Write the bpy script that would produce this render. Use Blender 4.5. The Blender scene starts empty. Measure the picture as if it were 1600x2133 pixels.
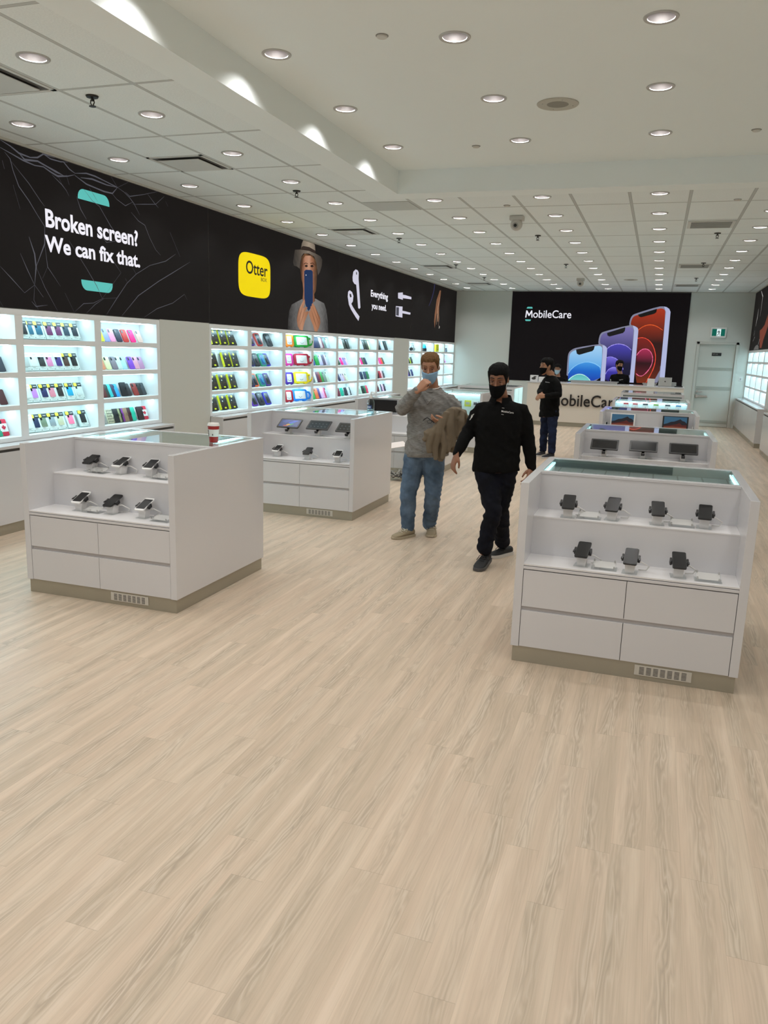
import bpy, bmesh, math, random
from mathutils import Vector, Matrix, noise
random.seed(7)
SC = bpy.context.scene
COL = SC.collection
PI = math.pi
XL, XR, YB, ZC, ZT = -5.527, 2.157, 22.342, 3.411, 3.656     # left shelf face, right shelf face, back wall, tile ceiling, raised ceiling
CAMZ = 1.717

# ---------------------------------------------------------------- camera, world, light, exposure
def lin(h):
    h = h.lstrip('#')
    out = []
    for i in (0, 2, 4):
        c = int(h[i:i+2], 16) / 255
        out.append(c/12.92 if c <= .04045 else ((c+.055)/1.055)**2.4)
    return tuple(out)
cam_data = bpy.data.cameras.new('camera'); cam = bpy.data.objects.new('camera', cam_data); COL.objects.link(cam)
cam_data.sensor_width = 36; cam_data.lens = 27.7164; cam_data.clip_start = .05
def cam_axes(yaw, pitch, roll):
    cy, sy, cp, sp = math.cos(yaw), math.sin(yaw), math.cos(pitch), math.sin(pitch)
    f = Vector((sy*cp, cy*cp, sp)); r = Vector((cy, -sy, 0)); u = r.cross(f)
    c, s = math.cos(roll), math.sin(roll)
    return f, c*r+s*u, c*u-s*r
CF, CR, CU = cam_axes(-.3232, -.2028, .0314)
mw = Matrix.Identity(4)
for i in range(3):
    mw[i][0], mw[i][1], mw[i][2] = CR[i], CU[i], -CF[i]
mw[2][3] = CAMZ
cam.matrix_world = mw
SC.camera = cam
SC.view_settings.view_transform = 'Standard'; SC.view_settings.look = 'None'; SC.view_settings.gamma = 1
SC.view_settings.use_curve_mapping = False
SC.view_settings.exposure = 0.0
world = bpy.data.worlds.new('mall_light'); SC.world = world; world.use_nodes = True
world.node_tree.nodes['Background'].inputs[0].default_value = (.86, .93, 1., 1)
world.node_tree.nodes['Background'].inputs[1].default_value = .6
DOWNLIGHT_W = 22.0        # each recessed downlight
LED_STRENGTH = 10.5       # strips inside the lit shelving
SC.cycles.max_bounces = 9; SC.cycles.diffuse_bounces = 6; SC.cycles.glossy_bounces = 4
SC.cycles.transmission_bounces = 6; SC.cycles.transparent_max_bounces = 12
SC.cycles.caustics_reflective = False; SC.cycles.caustics_refractive = False
SC.cycles.sample_clamp_indirect = 4.0; SC.cycles.use_adaptive_sampling = True; SC.cycles.adaptive_threshold = .02

# ---------------------------------------------------------------- helpers: nodes and materials
MATS = {}
class G:
    def __init__(s, name):
        s.m = bpy.data.materials.new(name); s.m.use_nodes = True; s.t = s.m.node_tree; s.t.nodes.clear()
        s.out = s.t.nodes.new('ShaderNodeOutputMaterial')
    def n(s, typ, ins=None, **props):
        nd = s.t.nodes.new('ShaderNode' + typ)
        for k, v in props.items(): setattr(nd, k, v)
        for k, v in (ins or {}).items():
            sock = nd.inputs[k]
            if hasattr(v, 'links'): s.t.links.new(v, sock)
            else:
                if isinstance(v, (tuple, list)) and len(v) == 3 and len(sock.default_value) == 4: v = tuple(v)+(1,)
                sock.default_value = v
        return nd
    def math(s, op, a, b=0., c=0.):
        return s.n('Math', {0: a, 1: b, 2: c}, operation=op).outputs[0]
    def mix(s, f, a, b):
        nd = s.n('Mix', {0: f, 6: a, 7: b}, data_type='RGBA'); return nd.outputs[2]
    def ramp(s, f, stops):
        nd = s.n('ValToRGB', {0: f}); e = nd.color_ramp.elements
        while len(e) < len(stops): e.new(.5)
        for el, (p, c) in zip(e, stops): el.position = p; el.color = tuple(c)+(1,)
        return nd.outputs[0]
    def end(s, sh): s.t.links.new(sh, s.out.inputs[0]); return s.m
    def bsdf(s, ins): return s.n('BsdfPrincipled', ins)
def M(name, hexc='#ffffff', rough=.5, metal=0., emit=0., emit_col=None, spec=.5, coat=0., bump=None, alpha=None):
    if name in MATS: return MATS[name]
    g = G(name); c = lin(hexc)
    ins = {'Base Color': c, 'Roughness': rough, 'Metallic': metal, 'Specular IOR Level': spec, 'Coat Weight': coat}
    if emit: ins['Emission Color'] = lin(emit_col or hexc); ins['Emission Strength'] = emit
    if bump:
        scale, strength = bump
        tc = g.n('TexCoord').outputs['Object']
        nz = g.n('TexNoise', {'Vector': tc, 'Scale': scale, 'Detail': 4.})
        ins['Normal'] = g.n('Bump', {'Strength': strength, 'Distance': .01, 'Height': nz.outputs[0]}).outputs[0]
    MATS[name] = g.end(g.bsdf(ins).outputs[0]); return MATS[name]
def PRINT(hexc, k=1.):       # ink on a back-lit graphic
    nm = 'backlit_print_%s_%d' % (hexc[1:], k*100)
    if nm not in MATS:
        g = G(nm); c = lin(hexc)
        MATS[nm] = g.end(g.bsdf({'Base Color': tuple(q*.18 for q in c), 'Roughness': .7, 'Specular IOR Level': .2, 'Emission Color': c, 'Emission Strength': k*.92}).outputs[0])
    return MATS[nm]
def GLASS(name, tint='#dcebe4', rough=.02, ior=1.5):
    if name in MATS: return MATS[name]
    g = G(name)
    lw = g.n('LayerWeight', {'Blend': .5}).outputs['Facing']
    fr = g.math('MULTIPLY_ADD', g.math('POWER', lw, 3.2), .85, ((ior-1)/(ior+1))**2)
    tr = g.n('BsdfTransparent', {'Color': lin(tint)}).outputs[0]
    gl = g.n('BsdfGlossy', {'Color': (.95, .98, .97), 'Roughness': rough}).outputs[0]
    MATS[name] = g.end(g.n('MixShader', {0: fr, 1: tr, 2: gl}).outputs[0]); return MATS[name]

# ---------------------------------------------------------------- helpers: mesh building and tagging
class MB:
    def __init__(s): s.b = bmesh.new(); s.mi = 0
    def _fin(s, vs, fs=None):
        for f in (fs or {f for v in vs for f in v.link_faces}): f.material_index = s.mi
    def box(s, x0, x1, y0, y1, z0, z1, bev=0., mat=None):
        r = bmesh.ops.create_cube(s.b, size=1.)['verts']
        for v in r:
            v.co = Vector((x0+(v.co.x+.5)*(x1-x0), y0+(v.co.y+.5)*(y1-y0), z0+(v.co.z+.5)*(z1-z0)))
        if bev:
            es = list({e for v in r for e in v.link_edges})
            q = bmesh.ops.bevel(s.b, geom=es, offset=bev, segments=2, affect='EDGES', profile=.6)
            r = list({v for f in q['faces'] for v in f.verts} | {v for v in r if v.is_valid})
        if mat is not None:
            for v in r: v.co = mat @ v.co
        s._fin(r); return s
    def cyl(s, c, r, h, seg=24, r2=None, axis='z', mat=None, cap=True):
        q = bmesh.ops.create_cone(s.b, cap_ends=cap, segments=seg, radius1=r, radius2=r if r2 is None else r2, depth=h)['verts']
        rot = {'z': Matrix.Identity(3), 'x': Matrix.Rotation(PI/2, 3, 'Y'), 'y': Matrix.Rotation(-PI/2, 3, 'X')}[axis]
        for v in q: v.co = rot @ v.co + Vector(c)
        if mat is not None:
            for v in q: v.co = mat @ v.co
        s._fin(q); return s
    def ball(s, c, r, sub=2, mat=None):
        q = bmesh.ops.create_icosphere(s.b, subdivisions=sub, radius=1.)['verts']
        rr = Vector(r) if hasattr(r, '__len__') else Vector((r, r, r))
        for v in q: v.co = Vector((v.co.x*rr.x, v.co.y*rr.y, v.co.z*rr.z)) + Vector(c)
        if mat is not None:
            for v in q: v.co = mat @ v.co
        s._fin(q); return s
    def prism(s, pts, fn, h):       # pts 2-D outline, fn maps (u, v, w) to 3-D, h its thickness
        n = len(pts)
        a = [s.b.verts.new(fn(u, v, 0)) for u, v in pts]; c = [s.b.verts.new(fn(u, v, h)) for u, v in pts]
        fs = [s.b.faces.new(c), s.b.faces.new(a[::-1])]
        for i in range(n): fs.append(s.b.faces.new((a[i], a[(i+1) % n], c[(i+1) % n], c[i])))
        s._fin(None, fs); return s
    def loft(s, rings, caps=True):
        vs = [[s.b.verts.new(p) for p in r] for r in rings]; n = len(vs[0]); fs = []
        for a, c in zip(vs, vs[1:]):
            for i in range(n): fs.append(s.b.faces.new((a[i], a[(i+1) % n], c[(i+1) % n], c[i])))
        if caps: fs.append(s.b.faces.new(vs[0][::-1])); fs.append(s.b.faces.new(vs[-1]))
        s._fin(None, fs); return s
    def tube(s, path, rad, seg=8):
        path = [Vector(p) for p in path]; n = len(path)
        rads = rad if hasattr(rad, '__len__') else [rad]*n
        rings = []; up = None
        for i, p in enumerate(path):
            t = (path[min(i+1, n-1)] - path[max(i-1, 0)]).normalized()
            if up is None: up = t.orthogonal().normalized()
            up = (up - t*up.dot(t)).normalized(); w = t.cross(up)
            rings.append([p + (up*math.cos(k*2*PI/seg) + w*math.sin(k*2*PI/seg))*rads[i] for k in range(seg)])
        return s.loft(rings)
    def lathe(s, prof, seg=32, c=(0, 0, 0), closed=False):
        rings = [[Vector((c[0]+r*math.cos(k*2*PI/seg), c[1]+r*math.sin(k*2*PI/seg), c[2]+z)) for k in range(seg)] for r, z in prof]
        if closed: rings.append(rings[0])
        return s.loft(rings, caps=not closed)
    def build(s, name, mats, parent=None, smooth=0, loc=None):
        me = bpy.data.meshes.new(name)
        bmesh.ops.recalc_face_normals(s.b, faces=s.b.faces[:]); s.b.to_mesh(me); s.b.free()
        return link(name, me, mats, parent, smooth, loc)
def link(name, me, mats, parent=None, smooth=0, loc=None):
    if not isinstance(mats, (list, tuple)): mats = [mats]
    if len(me.materials) == 0:
        for m in mats: me.materials.append(m)
    o = bpy.data.objects.new(name, me); COL.objects.link(o)
    if smooth:
        me.polygons.foreach_set('use_smooth', [True]*len(me.polygons))
        if smooth < 180:
            try: me.set_sharp_from_angle(angle=math.radians(smooth))
            except Exception: pass
    if parent is not None: o.parent = parent
    if loc is not None: o.location = loc
    return o
LABELS = {}
def tag(o, label, cat, group=None):
    k = LABELS.get(label, 0); LABELS[label] = k+1
    if k: print('DUPLICATE LABEL', label)
    o['label'] = label; o['category'] = cat
    if group: o['group'] = group
    return o
def thing(name, label, cat, loc=(0, 0, 0), rz=0., group=None):
    o = bpy.data.objects.new(name, None); COL.objects.link(o); o.empty_display_size = .1
    o.location = loc; o.rotation_euler = (0, 0, rz)
    return tag(o, label, cat, group)
def struct(o): o['kind'] = 'structure'; return o
def dup(root, loc=None, rz=None):           # a copy of a thing with its parts and sub-parts
    r = root.copy(); COL.objects.link(r)
    if loc is not None: r.location = loc
    if rz is not None: r.rotation_euler = (0, 0, rz)
    for ch in root.children:
        c = ch.copy(); COL.objects.link(c); c.parent = r
        for g in ch.children:
            d = g.copy(); COL.objects.link(d); d.parent = c
    return r
def text_mesh(body, bold=0., extrude=.004):
    cu = bpy.data.curves.new('lettering', 'FONT'); cu.body = body; cu.size = 1.; cu.offset = bold; cu.extrude = extrude; cu.resolution_u = 4
    t = bpy.data.objects.new('lettering', cu); COL.objects.link(t)
    dg = bpy.context.evaluated_depsgraph_get()
    me = bpy.data.meshes.new_from_object(t.evaluated_get(dg)); me.materials.clear()
    bpy.data.objects.remove(t)
    return me
def place_text(name, body, mat, parent, origin, ux, uz, width=None, height=None, bold=0., depth=.002, shear=0.):
    """letters whose lower left corner is at origin, running along ux with their height along uz"""
    me = text_mesh(body, bold)
    xs = [v.co.x for v in me.vertices]; ys = [v.co.y for v in me.vertices]; zs = [v.co.z for v in me.vertices]
    x0, x1, y0, y1, z0 = min(xs), max(xs), min(ys), max(ys), min(zs)
    sx = width/(x1-x0) if width else height/(y1-y0)
    sy = height/(y1-y0) if height else sx
    sz = depth/max(1e-6, max(zs)-z0)
    ux, uz, origin = Vector(ux), Vector(uz), Vector(origin); w = ux.cross(uz)
    for v in me.vertices:
        a = (v.co.x-x0)*sx; b = (v.co.y-y0)*sy
        v.co = origin + ux*(a+shear*b) + uz*b + w*((v.co.z-z0)*sz)
    return link(name, me, mat, parent)
ORD = ['first', 'second', 'third', 'fourth', 'fifth', 'sixth', 'seventh', 'eighth', 'ninth', 'tenth', 'eleventh', 'twelfth', 'thirteenth', 'fourteenth', 'fifteenth', 'sixteenth']
def L3(p): return lambda u, v, w: p+Vector((w, u, v))
WL = lambda off=0.: (lambda u, v, w: Vector((XL+off+w, u, v)))          # outline in (y, z) on the left wall
WB = lambda off=0.: (lambda u, v, w: Vector((u, YB-.012-off-w, v)))      # outline in (x, z) on the back wall
WR = lambda off=0.: (lambda u, v, w: Vector((XR-off-w, u, v)))          # outline in (y, z) on the right wall

# ---------------------------------------------------------------- surfaces
def floor_material():
    g = G('vinyl_oak_planks')
    tc = g.n('TexCoord').outputs['Object']; sp = g.n('SeparateXYZ', {0: tc})
    x, y = sp.outputs[0], sp.outputs[1]; W, L = .118, .92
    row = g.math('FLOOR', g.math('DIVIDE', x, W))
    off = g.n('TexWhiteNoise', {'W': row}, noise_dimensions='1D').outputs[0]
    yy = g.math('ADD', g.math('DIVIDE', y, L), g.math('MULTIPLY', off, 7.))
    seg = g.math('FLOOR', yy)
    cell = g.n('CombineXYZ', {0: row, 1: seg}).outputs[0]
    wn = g.n('TexWhiteNoise', {'Vector': cell}, noise_dimensions='2D'); rnd = wn.outputs[0]
    rz = g.math('MULTIPLY', rnd, 37.)
    def nz(sx, sy, scale, detail, dist=0.):
        v = g.n('CombineXYZ', {0: g.math('MULTIPLY', x, sx), 1: g.math('MULTIPLY', y, sy), 2: rz}).outputs[0]
        return g.n('TexNoise', {'Vector': v, 'Scale': scale, 'Detail': detail, 'Roughness': .6, 'Distortion': dist}).outputs[0]
    u = g.math('FRACT', g.math('DIVIDE', x, W))
    fine = nz(150., 3., 1., 4., .4)
    drift = nz(.001, 1.1, 1., 1.)                       # where the heart of the grain wanders along the plank
    cen = g.math('MULTIPLY_ADD', g.math('SUBTRACT', drift, .5), .9, g.math('MULTIPLY_ADD', rnd, .5, .25))
    dist = g.math('ABSOLUTE', g.math('SUBTRACT', u, cen))
    heart = g.math('MULTIPLY', g.n('MapRange', {0: dist, 1: .05, 2: .42, 3: 1., 4: 0.}).outputs[0], g.n('MapRange', {0: nz(.001, .7, 1., 2.), 1: .36, 2: .6, 3: .25, 4: 1.}).outputs[0])
    broad = nz(16., .9, 1., 3., .4)
    wob = nz(22., 2.4, 1., 2., .5)
    ring = g.math('SINE', g.math('MULTIPLY_ADD', wob, 34., g.math('MULTIPLY', dist, 44.)))
    line = g.math('POWER', g.math('MULTIPLY_ADD', ring, .5, .5), 3.)
    hil = g.math('POWER', g.math('MULTIPLY_ADD', ring, -.5, .5), 6.)
    tone = g.ramp(broad, [(.30, lin('#bcaa95')), (.48, lin('#c8b49f')), (.60, lin('#cfbca7')), (.78, lin('#d8c5b2'))])
    shade = g.ramp(rnd, [(0., (.965, .97, .96)), (.5, (.99, .985, .975)), (1., (1.015, 1.0, .99))])
    c1 = g.n('Mix', {0: 1., 6: tone, 7: shade}, data_type='RGBA', blend_type='MULTIPLY').outputs[2]
    streak = g.ramp(fine, [(.34, (.90, .895, .88)), (.52, (1., 1., 1.)), (.7, (1.03, 1.025, 1.02))])
    c2 = g.n('Mix', {0: .8, 6: c1, 7: streak}, data_type='RGBA', blend_type='MULTIPLY').outputs[2]
    c2 = g.mix(g.math('MULTIPLY', heart, .42), c2, lin('#a89b86'))
    c3 = g.mix(g.math('MULTIPLY', g.math('MULTIPLY', line, heart), .34), c2, lin('#85776a'))
    c3 = g.mix(g.math('MULTIPLY', g.math('MULTIPLY', hil, heart), .30), c3, lin('#e2d6c8'))
    fx = g.math('FRACT', g.math('DIVIDE', x, W)); fy = g.math('FRACT', yy)
    ex = g.math('LESS_THAN', g.math('MINIMUM', fx, g.math('SUBTRACT', 1., fx)), .008)
    ey = g.math('LESS_THAN', g.math('MINIMUM', fy, g.math('SUBTRACT', 1., fy)), .0014)
    gap = g.math('MAXIMUM', g.math('MULTIPLY', ex, .12), g.math('MULTIPLY', ey, .22))
    c4 = g.mix(gap, c3, lin('#6d604f'))
    bmp = g.n('Bump', {'Strength': .10, 'Distance': .002, 'Height': fine}).outputs[0]
    return g.end(g.bsdf({'Base Color': c4, 'Roughness': .40, 'Specular IOR Level': .4, 'Normal': bmp}).outputs[0])
def tile_material():
    g = G('lay_in_ceiling_tiles')
    tc = g.n('TexCoord').outputs['Object']; sp = g.n('SeparateXYZ', {0: tc})
    fx = g.math('FRACT', g.math('DIVIDE', g.math('ADD', sp.outputs[0], 61.-.16), .61))
    fy = g.math('FRACT', g.math('DIVIDE', g.math('ADD', sp.outputs[1], 122.-4.88), 1.22))
    bx = g.math('LESS_THAN', g.math('MINIMUM', fx, g.math('SUBTRACT', 1., fx)), .0125/.61)
    by = g.math('LESS_THAN', g.math('MINIMUM', fy, g.math('SUBTRACT', 1., fy)), .0125/1.22)
    sx = g.math('LESS_THAN', g.math('MINIMUM', fx, g.math('SUBTRACT', 1., fx)), .0165/.61)
    sy = g.math('LESS_THAN', g.math('MINIMUM', fy, g.math('SUBTRACT', 1., fy)), .0165/1.22)
    bar = g.math('MAXIMUM', bx, by); edge = g.math('MAXIMUM', sx, sy)
    n1 = g.n('TexNoise', {'Vector': tc, 'Scale': 90., 'Detail': 3.}).outputs[0]
    n2 = g.n('TexNoise', {'Vector': tc, 'Scale': 3., 'Detail': 2.}).outputs[0]
    base = g.ramp(n1, [(.3, lin('#e8eeee')), (.7, lin('#f3f9f8'))])
    base = g.n('Mix', {0: .5, 6: base, 7: g.ramp(n2, [(.3, (.96, .96, .955)), (.7, (1., 1., 1.))])}, data_type='RGBA', blend_type='MULTIPLY').outputs[2]
    c = g.mix(edge, base, lin('#a3a6a3')); c = g.mix(bar, c, lin('#c3c6c4'))  # edge: shadow line beside the grid bars, painted into the tile colour
    h = g.math('ADD', g.math('MULTIPLY', n1, .12), g.math('MULTIPLY', g.math('SUBTRACT', edge, bar), -1.))
    bmp = g.n('Bump', {'Strength': .4, 'Distance': .006, 'Height': h}).outputs[0]
    return g.end(g.bsdf({'Base Color': c, 'Roughness': .9, 'Normal': bmp}).outputs[0])
FLOOR = floor_material(); TILE = tile_material()
PAINT = M('warm_white_paint', '#f0f6f5', .75, bump=(60., .05))
WALLP = M('pale_grey_wall_paint', '#d2d3cc', .7, bump=(60., .05))
LAM = M('gloss_white_laminate', '#d2d1d3', .12, spec=.5)
LAMIN = M('white_laminate_inside', '#e0dede', .3)
TOE = M('brushed_champagne_metal', '#a8a292', .42, metal=.5, bump=(150., .04))
GAP = M('drawer_finger_channel', '#b4b0b0', .45)
DARKLINE = M('painted_gap_shade', '#55524f', .8)  # dark tone painted in for the shade of gaps, slots and openings
SHELF = M('white_shelving_laminate', '#eef0f0', .35)
CYAN = lin('#d2f4fb')
LED = M('cool_white_led', '#c2ecf7', .5, emit=LED_STRENGTH)
BLACKM = M('black_plastic', '#161517', .35)
SOFTBLACK = M('soft_black', '#1d1c1d', .6)
BANNER = M('black_backlit_fabric', '#060505', .85, emit=.8, emit_col='#1b1817', spec=.15)
CHROME = M('satin_chrome', '#c9c8c5', .25, metal=1.)
ALU = M('brushed_aluminium', '#b7b6b3', .35, metal=.8)
WHITEPL = M('white_plastic', '#e6e5e3', .35)
GREYPL = M('grey_plastic', '#a4a3a0', .4)
CLEAR = GLASS('clear_acrylic', '#fafbfb')
TOPGLASS = GLASS('green_tinted_glass', '#edf3ef', .01, 1.52)

# ---------------------------------------------------------------- room shell
YF = -3.2                                         # open front of the shop, towards the mall
struct(MB().box(XL-.6, XR+.5, YF, YB+.3, -.12, 0).build('floor', FLOOR))
w = MB().box(XL-.6, XL-.262, YF, YB+.3, 0, 2.0).box(XL-.6, XL-.012, YF, YB+.3, 1.978, ZC+.4)
for a, b in ((8.072, 9.158), (16.852, 17.92), (YF, 1.9)): w.box(XL-.3, XL, a, b, 0, 1.985)
struct(w.build('wall_left', WALLP))
w = MB().box(XR+.262, XR+.6, YF, YB+.3, 0, 2.0).box(XR+.012, XR+.6, YF, YB+.3, 1.978, ZC+.4)
w.box(XR, XR+.3, 15.9, 17.98, 0, 1.985).box(XR, XR+.3, YF, 9.0, 0, 1.985).box(XR, XR+.3, 9., 15.9, 0, 1.985)
struct(w.build('wall_right', WALLP))
DX0, DX1, DZ = .975, 1.845, 2.115                # door opening in the back wall
w = MB().box(XL-.6, DX0-.07, YB, YB+.25, 0, ZC+.4).box(DX1+.07, XR+.6, YB, YB+.25, 0, ZC+.4).box(DX0-.07, DX1+.07, YB, YB+.25, DZ+.06, ZC+.4).box(DX0-.07, DX1+.07, YB+.12, YB+.25, 0, DZ+.06)
struct(w.build('wall_back', WALLP))
struct(MB().box(XL-.01, DX0-.12, YB-.014, YB, 0, .10, .003).box(DX1+.12, XR-.02, YB-.014, YB, 0, .10, .003).build('baseboard_back', PAINT))

def cell(mb, x0, x1, y0, y1, z, hole=None, r=.083, seg=24):
    """a ceiling rectangle facing down, with a round hole for a lamp"""
    b = mb.b
    if hole is None:
        f = b.faces.new([b.verts.new(p) for p in ((x0, y0, z), (x0, y1, z), (x1, y1, z), (x1, y0, z))]); f.material_index = mb.mi; return
    cx, cy = hole
    def hit(a):
        dx, dy = math.cos(a), math.sin(a); t = 1e9
        if dx > 1e-9: t = min(t, (x1-cx)/dx)
        if dx < -1e-9: t = min(t, (x0-cx)/dx)
        if dy > 1e-9: t = min(t, (y1-cy)/dy)
        if dy < -1e-9: t = min(t, (y0-cy)/dy)
        return (cx+dx*t, cy+dy*t)
    angs = [k*2*PI/seg for k in range(seg)] + [math.atan2(q[1]-cy, q[0]-cx) % (2*PI) for q in ((x0, y0), (x1, y0), (x1, y1), (x0, y1))]
    angs = sorted(angs)
    inn = [b.verts.new((cx+r*math.cos(a), cy+r*math.sin(a), z)) for a in angs]
    out = [b.verts.new((*hit(a), z)) for a in angs]
    for i in range(len(angs)):
        j = (i+1) % len(angs)
        f = b.faces.new((inn[i], inn[j], out[j], out[i])); f.material_index = mb.mi
# rows and columns of the lamps
LY = [4.31+1.22*k for k in range(-5, 15)]
LXL = [-5.03, -3.81]; LXB = [-2.59, -1.37, -.15, 1.08]
TRX = [-2.642, -1.395, -.165, 1.065]; TRY = [5.285+1.262*k for k in range(-6, 3)]
lamps = []                                        # (x, y, z)
ce = MB()
xe = [XL-.05]+[.16-.61*k for k in range(9, 5, -1)]
# left band of tiles
ys = sorted([YF]+[4.88+1.22*k for k in range(-6, 15) if YF < 4.88+1.22*k < YB]+[YB+.05])
xs = [XL-.05, -5.33, -4.72, -4.11, -3.50, -3.19]
for a, b in zip(ys, ys[1:]):
    for c, d in zip(xs, xs[1:]):
        h = None
        for lx in LXL:
            for ly in LY:
                if c < lx < d and a < ly < b: h = (lx, ly)
        if h: lamps.append((h[0], h[1], ZC))
        cell(ce, c, d, a, b, ZC, h)
# the rear field of tiles
ys = [9.085]+[4.88+1.22*k for k in range(4, 15) if 4.88+1.22*k < YB]+[YB+.05]
xs = [-3.19, -2.89, -2.28, -1.67, -1.06, -.45, .16, .77, 1.38, XR+.05]
for a, b in zip(ys, ys[1:]):
    for c, d in zip(xs, xs[1:]):
        h = None
        for lx in LXB:
            for ly in LY:
                ly2 = max(ly, 9.2) if abs(ly-9.19) < .1 else ly
                if c < lx < d and a < ly2 < b: h = (lx, ly2)
        if h: lamps.append((h[0], h[1], ZC))
        cell(ce, c, d, a, b, ZC, h)
ce.mi = 1                                         # plasterboard: the border, the upstand and the raised ceiling
cell(ce, -3.19, -2.905, YF, 9.085, ZC); cell(ce, -2.905, XR+.05, 8.80, 9.085, ZC)
xs = [-2.905, -2.0, -.8, .45, XR+.05]; ys = [YF]+[.5*(a+b) for a, b in zip(TRY, TRY[1:])]+[8.80]
for i, (a, b) in enumerate(zip(ys, ys[1:])):
    for c, d in zip(xs, xs[1:]):
        h = [(lx, ly) for lx in TRX for ly in TRY if c < lx < d and a < ly < b]
        h = h[0] if h else None
        if h: lamps.append((h[0], h[1], ZT))
        cell(ce, c, d, a, b, ZT, h)
b = ce.b
for q in (((-2.905, YF, ZC), (-2.905, 8.8, ZC), (-2.905, 8.8, ZT), (-2.905, YF, ZT)), ((-2.905, 8.8, ZC), (XR+.05, 8.8, ZC), (XR+.05, 8.8, ZT), (-2.905, 8.8, ZT))):
    f = b.faces.new([b.verts.new(p) for p in q]); f.material_index = 1
bmesh.ops.remove_doubles(ce.b, verts=ce.b.verts[:], dist=1e-5)
struct(ce.build('ceiling', [TILE, PAINT]))
struct(MB().box(XL-.6, XR+.6, YF, YB+.3, ZT+.3, ZT+.34).build('ceiling.001', PAINT))
struct(MB().box(XL-.01, XL+.012, YF, YB, ZC-.022, ZC-.001).box(XR-.012, XR+.01, 8.8, YB, ZC-.022, ZC-.001).box(XL, XR, YB-.014, YB, ZC-.022, ZC-.001).build('trim_1', M('wall_angle', '#c4c2ba', .5)))

# ---------------------------------------------------------------- recessed downlights
TRIM = M('lamp_trim', '#b9b7b3', .4); CONE = M('specular_reflector', '#bdb7b5', .28, metal=1.); LENS = M('lamp_lens', '#fff2ea', .5, emit=1.3)
ld = bpy.data.lights.new('downlight_beam', 'SPOT'); ld.energy = DOWNLIGHT_W; ld.spot_size = math.radians(128); ld.spot_blend = .55; ld.shadow_soft_size = .035; ld.color = (1., .982, .97)
light0 = None
def downlight(x, y, z, label, group):
    global light0
    if light0 is None:
        t = thing('ceiling_light', label, 'ceiling light', (x, y, z), 0, group)
        MB().lathe([(.078, .004), (.078, -.004), (.098, -.007), (.101, -.003), (.101, 0.001), (.09, .003)], 32, closed=True).build('trim_ring', TRIM, t, 40)
        mb = MB(); rings = [[Vector((r*math.cos(k*2*PI/32), r*math.sin(k*2*PI/32), zz)) for k in range(32)] for r, zz in ((.0785, -.003), (.073, .03), (.066, .066), (.06, .1))]
        mb.loft(rings, caps=False).build('reflector', CONE, t, 180)
        MB().cyl((0, 0, .102), .062, .006, 32).build('lens', LENS, t)
        lo = bpy.data.objects.new('beam', ld); COL.objects.link(lo); lo.parent = t; lo.location = (0, 0, .055)
        light0 = t; return t
    t = dup(light0, (x, y, z), 0); tag(t, label, 'ceiling light', group); return t
def in_view(p, m=.0):
    d = Vector(p)-Vector((0, 0, CAMZ)); w = d.dot(CF)
    if w < .1: return False
    u = 800+1642.2*d.dot(CR)/w; v = 1066.5-1642.2*d.dot(CU)/w
    return -30 < u < 1630 and -30 < v < 2160
cols = {}
for x, y, z in lamps:
    if in_view((x, y, z)): cols.setdefault((z, round(x, 2)), []).append(y)
    else:
        lo = bpy.data.objects.new('beam', ld); COL.objects.link(lo); lo.location = (x, y, z+.055)
NAMES = {(ZC, -5.03): 'column beside the left wall', (ZC, -3.81): 'second column from the left wall'}
for k, x in enumerate(LXB): NAMES[(ZC, round(x, 2))] = '%s column of the rear tile field' % ORD[k]
for k, x in enumerate(TRX): NAMES[(ZT, round(x, 2))] = '%s row of the raised ceiling' % ORD[k]
for key, yl in sorted(cols.items()):
    for i, y in enumerate(sorted(yl)):
        downlight(key[1], y, key[0], 'round recessed downlight, %s from the front in the %s' % (ORD[i] if i < 16 else str(i+1)+'th', NAMES[key]), 'recessed downlights')

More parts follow.
